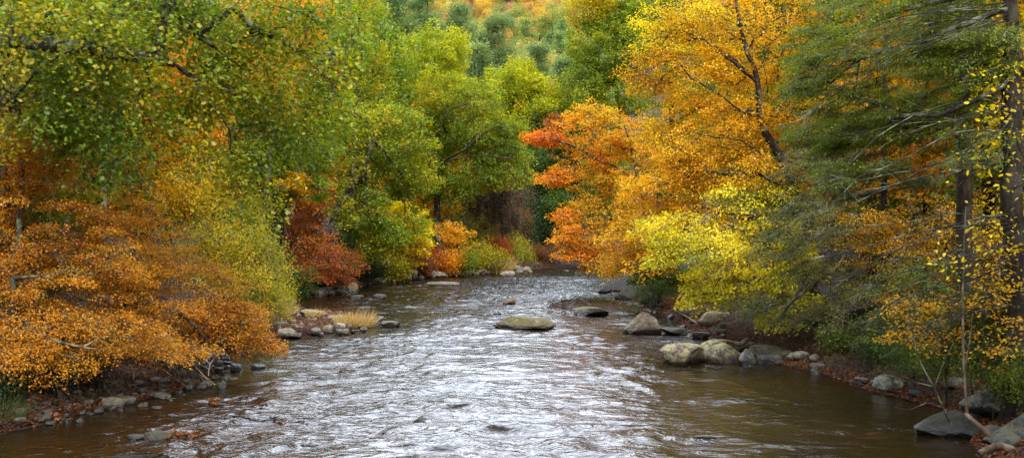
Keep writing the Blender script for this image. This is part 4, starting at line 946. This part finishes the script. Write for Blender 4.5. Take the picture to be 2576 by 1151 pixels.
boulder('dark flat slab at the waterline right of the upright dark rock', 1902, 1978, 894, 915, 16, M_LICH, 'rock', flat=.5, tint=.7, sx=1.5, depth=.6)
boulder('low dark rock against the leafy bank right of the slabs', 1975, 2045, 884, 910, 17, M_LICH, 'rock', tint=.7, z0=.1, water=False)
boulder('small flat pale-topped rock standing off the leafy right bank', 2035, 2108, 916, 932, 18, M_ROCK, 'rock', flat=.5, sx=1.4, tint=.7)
boulder('rounded dark rock at the foot of the leafy slope', 2085, 2150, 888, 912, 19, M_LICH, 'rock', tint=.7, z0=.25, water=False)
boulder('mossy ledge rock jutting from the right bank into the dark pool', 2195, 2290, 945, 988, 20, M_LICH, 'rock', peak=-.5, cuts=7, tint=.9, sx=1.3)
boulder('huge lichen-patched boulder in the bottom right corner', 2462, 2720, 1030, 1140, 21, M_LICH, depth=.7, cuts=7, peak=.35, rough=.1, boxy=3, tint=(.42, .40, .34))
boulder('dark moss-covered rock at the foot of the fallen branch, bottom right', 2300, 2462, 1040, 1102, 22, M_MOSS, 'rock', cuts=7, peak=.4, tint=(.12, .12, .08), sx=1.2, depth=.7)  # tint lowered to stand in for the canopy's shade over the mossy stone
boulder('grey slab rock behind the fallen branch at bottom right', 2420, 2560, 985, 1042, 23, M_LICH, 'rock', cuts=7, peak=-.3, tint=.6, z0=.35, water=False)
boulder('long flat grey rock lying in calm water by the far left shore', 1070, 1156, 709, 721, 24, M_ROCK, depth=.35, flat=.5, sx=1.6, cuts=3, tint=(.95, .9, .8))
boulder('round dark stone in the riffle behind the gravel spit', 936, 973, 739, 752, 25, M_ROCK, 'rock', cuts=1, tint=.35)
boulder('smaller dark stone left of the round one behind the gravel spit', 880, 915, 742, 754, 26, M_ROCK, 'rock', cuts=2, tint=.4)
boulder('low mossy rock in the current off the tip of the gravel spit', 955, 1006, 808, 823, 27, M_MOSS, 'rock', flat=.5, tint=.8)
boulder('mossy brown rock ringed by fallen leaves in the near left water', 364, 432, 1086, 1110, 28, M_MOSS, 'rock', cuts=5, flat=.75, tint=(.5, .42, .3))
boulder('submerged dark stone left of the leaf-ringed rock', 318, 372, 1096, 1109, 29, M_ROCK, 'rock', cuts=2, tint=.35, flat=.5)
boulder('dark jagged stub poking from the near midstream water', 1040, 1074, 1047, 1066, 30, M_ROCK, 'rock', peak=.7, cuts=7, tint=.3)
boulder('thin dark rock edge breaking the near water right of centre', 1742, 1802, 1095, 1108, 31, M_ROCK, 'rock', flat=.5, tint=.25, depth=.4)
boulder('pale boulder half hidden behind the twigs by the yellow maple', 1700, 1780, 762, 796, 32, M_ROCK, z0=.3, tint=.9, water=False)
boulder('dark rock at the point under the golden beech', 1545, 1612, 724, 752, 33, M_ROCK, 'rock', cuts=5, tint=.35)
boulder('grey rock face above the point behind the upright boulder', 1606, 1660, 738, 762, 34, M_ROCK, 'rock', cuts=6, tint=.8, z0=.2, water=False)
# small plant on the upright boulder
pb = W(1622, 790, 58.5)
tree('shrub', 'tiny reddish plant growing on top of the upright split boulder', 'plant', (1622, 58.3), [(1622, 785, 58.3)], [(1622, 780, 58.3, 10, 16, .2, 10)], 'shrub', 'russet', .012, 777, opts=dict(rs=.22, size=.07, width=.035, per=10, tw=3))

SM = [rock_mesh(600 + k, sub=3, cuts=2 + k % 4, rough=.14, boxy=2.2 + .2 * (k % 3), flat=(.6 if k % 3 == 0 else None)) for k in range(9)]
def stone(x, Y, w, h, label, group, tint, mat=0, z=None, rz=None):
    o = bpy.data.objects.new('river_stone', SMM[mat][random.randrange(len(SM))]); COL.objects.link(o)
    g = max(gz(x, Y), -.05) if z is None else z
    o.location = (x, Y, g - h * .3); o.scale = (w, w * random.uniform(.6, .9), h * 1.3); o.rotation_euler = (random.uniform(-.12, .12), random.uniform(-.12, .12), random.uniform(0, 6.28) if rz is None else rz)
    o.color = (*tint, 1); tag(o, label, 'stone', group); return o
SMM = []
for mt in (M_ROCK, M_LICH):
    lst = []
    for me in SM:
        m2 = me.copy(); m2.materials.clear(); m2.materials.append(mt); lst.append(m2)
    SMM.append(lst)
def tn(a, b): 
    s = random.uniform(a, b); return (s * 1.0, s * random.uniform(.92, .98), s * random.uniform(.82, .95))
# gravel spit, read off the photo: x0, x1, ytop, ybase
for (x0, x1, yt, yb, t, lab) in (
    (750, 822, 778, 795, 1.15, 'long flat tan rock at the back of the gravel spit'), (822, 890, 790, 806, 1.0, 'flat pale slab beside the tan grass at the back of the spit'),
    (815, 850, 800, 806, .9, 'small dark-sided slab in the middle of the spit'), (852, 868, 798, 806, 1.0, 'small pale cobble below the tan grass'),
    (805, 838, 812, 830, 1.25, 'smooth rounded tan boulder at the front of the spit'), (836, 870, 809, 827, 1.15, 'smooth rounded grey boulder beside the tan one at the front of the spit'),
    (858, 880, 823, 835, 1.0, 'rounded wet stone at the front edge of the spit below the grass'), (840, 862, 824, 834, .6, 'dark wedge stone between the rounded boulders of the spit'),
    (782, 808, 820, 836, 1.05, 'mossy-topped stone at the front of the spit'), (745, 762, 816, 824, 1.2, 'pale small cobble on the left of the spit'), (776, 790, 812, 820, .7, 'blue-grey small stone in the spit'),
    (700, 745, 822, 842, 1.1, 'broad grey stone at the left foot of the spit'), (690, 725, 806, 820, .85, 'brown stone under the twigs at the left of the spit'), (728, 748, 800, 812, .9, 'grey stone by the fallen leaves of the spit'),
    (708, 735, 788, 797, .9, 'flat grey stone behind the leaves on the left of the spit'), (800, 815, 832, 839, 1.1, 'small pale stone at the waterline of the spit'), (725, 760, 833, 845, .8, 'submerged grey stone below the spit'),
    (880, 905, 826, 832, .8, 'low stone under the drooping grass of the spit'), (770, 800, 796, 806, .8, 'brown slab half buried in leaves on the spit'), (905, 925, 818, 828, .9, 'stone at the very tip of the spit')):
    Y = (H - .15) * F / (yb - HY); w = (x1 - x0) / F * Y; h = (yb - yt) / F * Y
    o = stone(((x0 + x1) / 2 - CX) / F * (Y + w * .3), Y + w * .3, w, h * 1.05, lab, 'stones of the gravel spit', tn(t * .95, t * 1.1), 0, z=.06, rz=random.uniform(-.3, .3))
# left shore near: cobbles among roots
R = random.Random(5)
def left_cobble(i, Y, dx, w, lab, grp, a=.22, b=.5):
    x = shore(SL, Y) + dx
    stone(x, Y, w, w * R.uniform(.4, .65), lab, grp, tn(a, b), 0, z=max(gz(x, Y), -.02) + .01)
for (x0, x1, yt, yb, t, lab) in (
    (255, 312, 1003, 1030, .55, 'largest brown boulder among the near left shore stones'), (290, 345, 1000, 1018, .45, 'flat dark stone beside the largest brown one on the near left shore'), (385, 430, 988, 1003, .5, 'smooth egg-shaped stone standing off the near left shore'),
    (370, 392, 985, 998, .45, 'small stone next to the egg-shaped one on the left shore'), (330, 352, 990, 1003, .4, 'dark stone with leaves in the left shore cluster'), (365, 395, 972, 986, .5, 'round grey stone in the left shore cluster'),
    (318, 345, 978, 995, .5, 'tan stone in the middle of the left shore cluster'), (298, 320, 982, 992, .4, 'small dark stone at the back of the left shore cluster'), (500, 535, 960, 974, .6, 'rounded tan stone in shallow water under the beech tips'),
    (495, 520, 968, 979, .4, 'wet half-sunk stone below the rounded tan one under the beech tips'), (345, 372, 1012, 1022, .4, 'leaf-topped wet stone in the left shallows'), (380, 408, 1022, 1030, .4, 'low wet stone off the left shore cluster'),
    (90, 125, 1045, 1062, .4, 'dark stone by the leaf pile at the near left waterline'), (130, 168, 1048, 1058, .35, 'long flat dark stone at the near left waterline'), (575, 600, 949, 956, .8, 'pale tan pebble stone awash off the left bank'),
    (632, 668, 917, 929, .7, 'flat stone off the beech tips in the left current'), (530, 560, 906, 922, .6, 'grey stone beneath the hanging beech tips'), (556, 580, 900, 912, .6, 'brown stone beneath the hanging beech tips'), (540, 575, 888, 900, .6, 'grey slab at the back under the beech tips')):
    Y = H * F / (yb - HY); w = (x1 - x0) / F * Y; h = (yb - yt) / F * Y
    stone(((x0 + x1) / 2 - CX) / F * (Y + w * .3), Y + w * .3, w, h * 1.1, lab, 'stones along the near left shore', tn(t * .9, t * 1.1), 0, z=.0, rz=R.uniform(-.4, .4))
for i in range(130):
    Y = R.uniform(31, 47); left_cobble(i, Y, R.uniform(-1.2, .9), R.uniform(.14, .42), 'small dark cobble among roots and leaves on the near left shore', 'cobbles on the near left shore')
for i in range(60):
    Y = R.uniform(55.5, 66); x = shore(SL, Y) - R.uniform(-.15, 4.5); w = R.uniform(.12, .38)
    stone(x, Y, w, w * R.uniform(.4, .7), 'small pale cobble among the red-brown leaves of the gravel spit', 'small cobbles of the gravel spit', tn(.7, 1.3), 0, z=max(gz(x, Y), 0) + .01)
for i in range(95):
    Y = R.uniform(80, 120); d = R.uniform(-.7, .9); w = R.uniform(.4, 1.05) * (1 if R.random() < .85 else 1.5)
    left_cobble(i, Y, d, w, ('tan' if i % 2 else 'grey') + ' cobble on the stony far left shore', ('tan' if i % 2 else 'grey') + ' cobbles on the far left shore', .55 if Y < 96 else .85, .95 if Y < 96 else 1.35)
for (x0, x1, yt, yb, t, lab) in (
    (1256, 1298, 683, 696, 1.35, 'pale flat slab below the tan grass on the far shore'), (1290, 1318, 680, 687, 1.3, 'grey stone just right of the pale slab on the far shore'), (1326, 1340, 680, 688, 1.4, 'white rounded stone alone at the far waterline'),
    (1310, 1322, 695, 698, 1.2, 'tiny pale stone in the water off the pale slab'), (1418, 1432, 679, 683, 1.3, 'small pale stone in the calm water of the bend'), (1212, 1230, 678, 687, 1.1, 'tan stone left of the tan grass'), (1095, 1124, 690, 699, 1.2, 'pale angular stone on the far left shore by the long flat rock'),
    (1545, 1576, 658, 664, 1.0, 'grey stone at the far end of the bend'), (1505, 1540, 660, 664, .8, 'row of low grey rock at the far end of the bend')):
    Y = H * F / (yb - HY); w = (x1 - x0) / F * Y; h = (yb - yt) / F * Y
    stone(((x0 + x1) / 2 - CX) / F * (Y + w * .3), Y + w * .3, w, h * 1.1, lab, 'stones along the far shore', tn(t * .9, t * 1.1), 0, z=.0, rz=R.uniform(-.3, .3))
for i in range(44):
    Y = R.uniform(28, 74); d = R.uniform(-.5, 1.6); x = shore(SR, Y) + d; w = R.uniform(.2, .7)
    stone(x, Y, w, w * R.uniform(.35, .6), ('dark rock half buried in fallen leaves on the right bank' if i % 2 else 'grey stone among the fallen leaves of the right shore'), ('dark rocks in the leaves of the right bank' if i % 2 else 'grey stones of the right shore'), tn(.25, .6) if i % 2 else tn(.35, .7), 1 if i % 2 else 0, z=max(gz(x, Y), -.02) + .02)

# ------------------------------------------------------------------ logs, branches, stems
def wood(name, label, cat, paths, mat, sides=8, group=None):
    tb = Tubes(); rng_ = np.random.default_rng(len(label))
    base = None
    for path, r0, r1 in paths:
        p = np.array(path, float)
        q = [p[0]]
        for i in range(len(p) - 1):
            p0 = p[max(i - 1, 0)]; p1 = p[i]; p2 = p[i + 1]; p3 = p[min(i + 2, len(p) - 1)]
            k = max(2, int(np.linalg.norm(p2 - p1) / .25))
            for j in range(1, k + 1):
                t = j / k; q.append(.5 * ((2 * p1) + (-p0 + p2) * t + (2 * p0 - 5 * p1 + 4 * p2 - p3) * t * t + (-p0 + 3 * p1 - 3 * p2 + p3) * t ** 3))
        q = np.array(q); rr = np.linspace(r0, r1, len(q)) * (1 + .12 * rng_.normal(size=len(q)))
        q += rng_.normal(0, .12 * r1 + .003, q.shape)
        tb.add(q, rr, sides)
        if base is None: base = q[0]
    o = link(name, tb.mesh(name, base), mat, None, base); tag(o, label, cat, group); return o
wood('fallen_branch', 'crooked broken branch sloping down into the bottom right corner over the rocks', 'branch',
     [([W(2428, 1040, 28.6), W(2455, 1065, 28.4), W(2478, 1080, 28.2), W(2500, 1105, 28), W(2530, 1135, 27.6), W(2570, 1150, 27.2), W(2640, 1165, 27)], .06, .11),
      ([W(2458, 1140, 27.0), W(2500, 1122, 27.2), W(2540, 1128, 27.2), W(2600, 1145, 27.2)], .07, .10)], M_WOOD)
wood('sapling', 'slender straight leafless sapling rising beside the fallen branch at bottom right', 'sapling',
     [([W(2434, 1052, 28.6), W(2428, 980, 28.6), W(2424, 900, 28.7), W(2422, 800, 28.8), W(2424, 650, 29), W(2430, 520, 29.2)], .038, .012),
      ([W(2426, 930, 28.7), W(2440, 850, 28.4), W(2450, 760, 28)], .02, .008)], M_WOOD, 6)
wood('sapling', 'thin pale sapling leaning left out of the rocks at bottom right', 'sapling',
     [([W(2390, 1062, 28.9), W(2366, 1010, 28.8), W(2345, 965, 28.7), W(2320, 920, 28.7), W(2300, 860, 28.8), W(2290, 800, 29)], .028, .009),
      ([W(2345, 970, 28.7), W(2300, 960, 28.4), W(2260, 940, 28.2), W(2235, 905, 28)], .018, .006),
      ([W(2372, 1024, 28.8), W(2330, 1012, 28.5), W(2290, 1030, 28.2), W(2250, 1022, 28)], .014, .006),
      ([W(2350, 975, 28.7), W(2370, 920, 28.6), W(2400, 860, 28.6)], .016, .006)], M_BARKG, 6)
wood('fallen_log', 'thin pale dead trunk leaning from the dark bend down to the right bank', 'log',
     [([W(1320, 632, 135), W(1400, 648, 128), W(1440, 652, 124), W(1482, 664, 119), W(1530, 676, 112)], .09, .16)], M_BARKP, 6)
wood('fallen_log', 'weathered log lying on the round grey boulder', 'log',
     [([W(1768, 863, 46.4), W(1800, 858, 46.4), W(1835, 858, 46.6), W(1862, 864, 46.8), W(1880, 852, 47.2)], .07, .11)], M_WOOD)
wood('fallen_log', 'dark uprooted log on the right slope above the boulders', 'log',
     [([W(1990, 822, 47), W(2060, 812, 46), W(2140, 795, 45), W(2230, 770, 44.4)], .12, .26), ([W(2200, 780, 44.6), W(2240, 740, 44.8), W(2262, 730, 45)], .12, .04), ([W(2215, 778, 44.5), W(2260, 790, 44.2), W(2290, 812, 44)], .10, .04)], M_BARKR)
wood('fallen_log', 'dark log lying across the rocks at the point under the golden beech', 'log',
     [([W(1538, 731, 83), W(1580, 728, 82), W(1640, 722, 81)], .10, .16)], M_BARK)
wood('dead_branch', 'bare bleached branch leaning behind the slanted pale boulder', 'branch',
     [([W(1752, 812, 59), W(1720, 792, 59.5), W(1692, 778, 60)], .05, .02), ([W(1800, 775, 59), W(1760, 768, 59), W(1700, 775, 60), W(1660, 792, 61)], .04, .02)], M_BARKP, 5)
wood('dead_branch', 'long thin bare branch lying out over the near left water', 'branch',
     [([W(337, 940, 37.5), W(337, 982, 36.6), W(376, 993, 36), W(421, 1003, 35.5), W(451, 1012, 35.2), W(505, 1017, 35)], .04, .008),
      ([W(421, 1003, 35.5), W(450, 1000, 35.2), W(468, 992, 35)], .012, .005), ([W(360, 990, 36.2), W(395, 984, 36), W(430, 986, 35.8)], .012, .005)], M_BARKG, 5)
wood('dead_branch', 'thin bare twig arching from the left bank bushes down to the stones', 'branch',
     [([W(190, 950, 35), W(225, 985, 34.6), W(259, 1000, 34.4), W(316, 1003, 34.2), W(350, 1000, 34)], .02, .006)], M_BARKG, 5)
wood('dead_branch', 'forked pale snag leaning over the stones below the beech tips', 'branch',
     [([W(525, 945, 39.5), W(528, 915, 39.6), W(548, 890, 39.8), W(556, 872, 40)], .025, .012), ([W(528, 915, 39.6), W(510, 900, 39.6)], .012, .006), ([W(470, 900, 39.8), W(520, 950, 39), W(570, 985, 38.4), W(630, 992, 38)], .02, .005)], M_BARKP, 5)
for i, (pts) in enumerate(([(600, 878, 42), (650, 900, 41.6), (690, 915, 41.4), (700, 892, 41.4)], [(620, 905, 41.5), (660, 935, 41), (640, 960, 40.8)], [(430, 900, 40), (500, 940, 39), (560, 975, 38.4), (600, 985, 38.2)], [(380, 905, 39), (440, 950, 38), (490, 985, 37), (520, 1000, 36.8)])):
    wood('dead_branch', 'bare drooping twig trailing over the water from the orange beech', 'branch', [([W(*p) for p in pts], .018, .005)], M_BARKG, 5, group='bare twigs trailing over the left water')

# ------------------------------------------------------------------ dry grass tufts
def grass(label, cx, cy, Y, rx, ry, n, hgt, seed, group=None, pal=((.30, .19, .06), (.46, .32, .12), (.55, .42, .20))):
    rng_ = np.random.default_rng(seed); c = W(cx, cy, Y); c[2] = max(gz(c[0], c[1]), .02)
    a = rng_.uniform(0, 2 * pi, n); r = np.sqrt(rng_.uniform(0, 1, n))
    P = np.stack([c[0] + np.cos(a) * r * rx, c[1] + np.sin(a) * r * ry, 0 * a], -1); P[:, 2] = np.maximum(ground_z(P[:, 0], P[:, 1]), .02)
    Dv = np.stack([np.cos(a) * r * .7 + rng_.normal(0, .35, n) + .25, np.sin(a) * r * .5 + rng_.normal(0, .3, n), np.ones(n)], -1)
    h = hgt * rng_.uniform(.25, 1.25, n) * (.35 + 1.1 * vnoise(P * 2.6 * 58 / Y, seed)); pl = np.array(pal); col = pl[rng_.integers(0, len(pl), n)] * rng_.uniform(.75, 1.2, (n, 1))
    sh = np.array([[0, -.5, 0], [.55, -.4, .04], [1, 0, -.16], [.55, .4, .04], [0, .5, 0]])
    me = leaves_mesh('grass_tuft', P, Dv, norm(rng_.normal(size=(n, 3)) + [0, -.6, .1]), h, np.full(n, .018 * Y / 58), col, sh, c)
    o = link('grass_tuft', me, M_LEAF, None, c); tag(o, label, 'grass tuft', group); return o
grass('wide tuft of dry tan grass on the tip of the gravel spit', 890, 815, 58.5, .95, .9, 1500, .75, 1)
grass('small tuft of tan grass at the back of the gravel spit', 790, 798, 63, .5, .4, 260, .55, 2)
grass('tuft of dry tan grass on the far left shore among pale stones', 1255, 690, 112.5, .9, .7, 700, 1.5, 3)
grass('straw-coloured grass sprouting by the yellow birch where the spit meets the bank', 718, 795, 64, .5, .6, 300, .9, 4)
grass('low green grass under the left edge shrubs by the water', 10, 1010, 31.5, .5, .6, 500, .5, 5, pal=((.06, .09, .02), (.10, .12, .03)))

# ------------------------------------------------------------------ fallen leaves lying on the banks (nobody could count them)
def litter(name, xy, size, pal, seed):
    rng_ = np.random.default_rng(seed); n = len(xy); z = ground_z(xy[:, 0], xy[:, 1])
    P = np.stack([xy[:, 0], xy[:, 1], np.maximum(z, 0.0) + rng_.uniform(.02, .09, n)], -1)
    a = rng_.uniform(0, 6.28, n); Dv = np.stack([np.cos(a), np.sin(a), rng_.normal(0, .35, n)], -1); Nv = norm(np.stack([rng_.normal(0, .5, n), rng_.normal(-.25, .5, n), np.ones(n)], -1))
    s = size * rng_.uniform(.7, 1.3, n); col = pal_colors(pal, rng_.uniform(0, 1, n), rng_)
    o = link(name, leaves_mesh(name, P, Dv, Nv, s, s * .65, col, RHOMB), M_LEAF); tag(o, kind='stuff'); return o
rng_ = np.random.default_rng(3)
PAL['litter'] = np.array([(.03, .014, .008), (.075, .028, .010), (.14, .048, .013), (.24, .085, .02), (.13, .06, .025)])
n = 20000; Yl = 26 + (80 - 26) * rng_.uniform(0, 1, n) ** 1.5; dl = -.1 + rng_.exponential(2.2, n); xl = shore(SR, Yl) + dl
litter('fallen_leaves', np.stack([xl, Yl], -1), .12, 'litter', 1)
PAL['litterdk'] = PAL['litter'] * .6
n = 15000; Yl = rng_.uniform(29, 56, n); dl = .0 + rng_.exponential(1.6, n); xl = shore(SL, Yl) - dl
litter('fallen_leaves', np.stack([xl, Yl], -1), .11, 'litterdk', 2)
n = 5200; Yl = rng_.uniform(55, 69, n); xl = rng_.uniform(-13.5, -7, n); k = sdist(xl, Yl) > .1
litter('fallen_leaves', np.stack([xl, Yl], -1)[k], .14, 'litter', 3)
n = 5000; Yl = rng_.uniform(78, 128, n); dl = .3 + rng_.exponential(1.6, n); xl = shore(SL, Yl) - dl
litter('fallen_leaves', np.stack([xl, Yl], -1), .24, 'litter', 4)
for (cx, cy, r, m, lab) in ((462, 1102, .35, 60, 'orange clump of fallen leaves floating beside the near left rock'), (436, 1100, .28, 34, 'brown leaves caught against the near left rock'), (540, 1014, .3, 36, 'floating raft of orange leaves in the left current'), (105, 1060, .55, 120, 'pile of orange leaves at the near left waterline')):
    Yc = yw(cy); c = np.array([(cx - CX) / F * Yc, Yc, 0.02]); P = np.stack([c[0] + rng_.normal(0, r * .5, m), c[1] + rng_.normal(0, r * .5, m), rng_.uniform(.02, .16, m)], -1)
    Dv = rng_.normal(size=(m, 3)) * [1, 1, .4]; col = pal_colors('litter', rng_.uniform(.3, 1, m), rng_)
    o = link('leaf_clump', leaves_mesh('leaf_clump', P, Dv, norm(rng_.normal(0, .5, (m, 3)) + [0, -.3, 1]), np.full(m, .15), np.full(m, .11), col, OVAL, c), M_LEAF, None, c); tag(o, lab, 'leaves', kind='stuff')
build_water()
# ================================================================== daylight
SUN_EL, SUN_AZ = radians(43), radians(163)   # azimuth from north (+Y) clockwise: behind the viewer, a little to the right
world = bpy.data.worlds.new('World'); scene.world = world; world.use_nodes = True
nt = world.node_tree; nt.nodes.clear()
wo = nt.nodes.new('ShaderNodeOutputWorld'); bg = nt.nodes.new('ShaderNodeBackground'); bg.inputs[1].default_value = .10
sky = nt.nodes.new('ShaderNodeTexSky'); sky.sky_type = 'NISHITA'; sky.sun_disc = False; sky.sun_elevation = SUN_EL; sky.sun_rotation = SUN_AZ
tc = nt.nodes.new('ShaderNodeTexCoord'); mp = nt.nodes.new('ShaderNodeMapping'); mp.inputs['Scale'].default_value = (1, 1, 2.2); L(nt, tc.outputs['Generated'], mp.inputs[0])
cn = noise(nt, 2.2, 7, .55, mp.outputs[0], .3)
cf = ramp(nt, cn, [(.36, .35), (.52, 1)]).outputs[0]
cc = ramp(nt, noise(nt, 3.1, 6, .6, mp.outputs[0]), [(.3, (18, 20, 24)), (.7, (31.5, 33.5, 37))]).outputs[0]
# cloud deck brightened up the valley, added so the river mirrors white
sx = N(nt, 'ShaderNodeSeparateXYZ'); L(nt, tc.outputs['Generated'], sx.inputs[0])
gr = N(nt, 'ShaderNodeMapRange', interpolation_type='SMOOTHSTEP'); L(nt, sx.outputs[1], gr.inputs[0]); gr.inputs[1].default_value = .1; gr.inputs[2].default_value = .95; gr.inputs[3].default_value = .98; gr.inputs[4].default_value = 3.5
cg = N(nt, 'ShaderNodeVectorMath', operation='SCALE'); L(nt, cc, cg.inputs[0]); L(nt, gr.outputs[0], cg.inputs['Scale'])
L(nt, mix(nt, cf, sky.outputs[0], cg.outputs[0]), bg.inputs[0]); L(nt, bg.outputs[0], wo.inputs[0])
sl = bpy.data.lights.new('sun', 'SUN'); sl.energy = 5.0; sl.angle = radians(2.5); sl.color = (1, .95, .86)
so = bpy.data.objects.new('sun', sl); COL.objects.link(so)
# lamp shines along -Z; turn it to come from the same direction as the sky's sun
from mathutils import Vector
sd_ = Vector((math.sin(SUN_AZ) * math.cos(SUN_EL), math.cos(SUN_AZ) * math.cos(SUN_EL), math.sin(SUN_EL)))
so.rotation_euler = sd_.to_track_quat('Z', 'Y').to_euler()
so.location = (0, -20, 60)
# ================================================================== camera
cd = bpy.data.cameras.new('camera'); cam = bpy.data.objects.new('camera', cd); COL.objects.link(cam)
cam.location = (0, 0, H); cam.rotation_euler = (radians(90), 0, 0)
cd.sensor_width = 36; cd.lens = 36 * F / 2576; cd.shift_y = -(575.5 - HY) / 2576; cd.clip_end = 5000; cd.clip_start = .1
scene.camera = cam
scene.view_settings.view_transform = 'Standard'; scene.view_settings.look = 'None'; scene.view_settings.exposure = 0; scene.view_settings.gamma = 1
scene.cycles.max_bounces = 6; scene.cycles.diffuse_bounces = 3; scene.cycles.glossy_bounces = 2; scene.cycles.transmission_bounces = 4
scene.cycles.use_denoising = True; scene.cycles.denoising_prefilter = 'NONE'; scene.cycles.caustics_reflective = False; scene.cycles.caustics_refractive = False
scene.cycles.sample_clamp_indirect = 6

print('leaves', LEAFCOUNT[0], 'objects', len(bpy.data.objects))
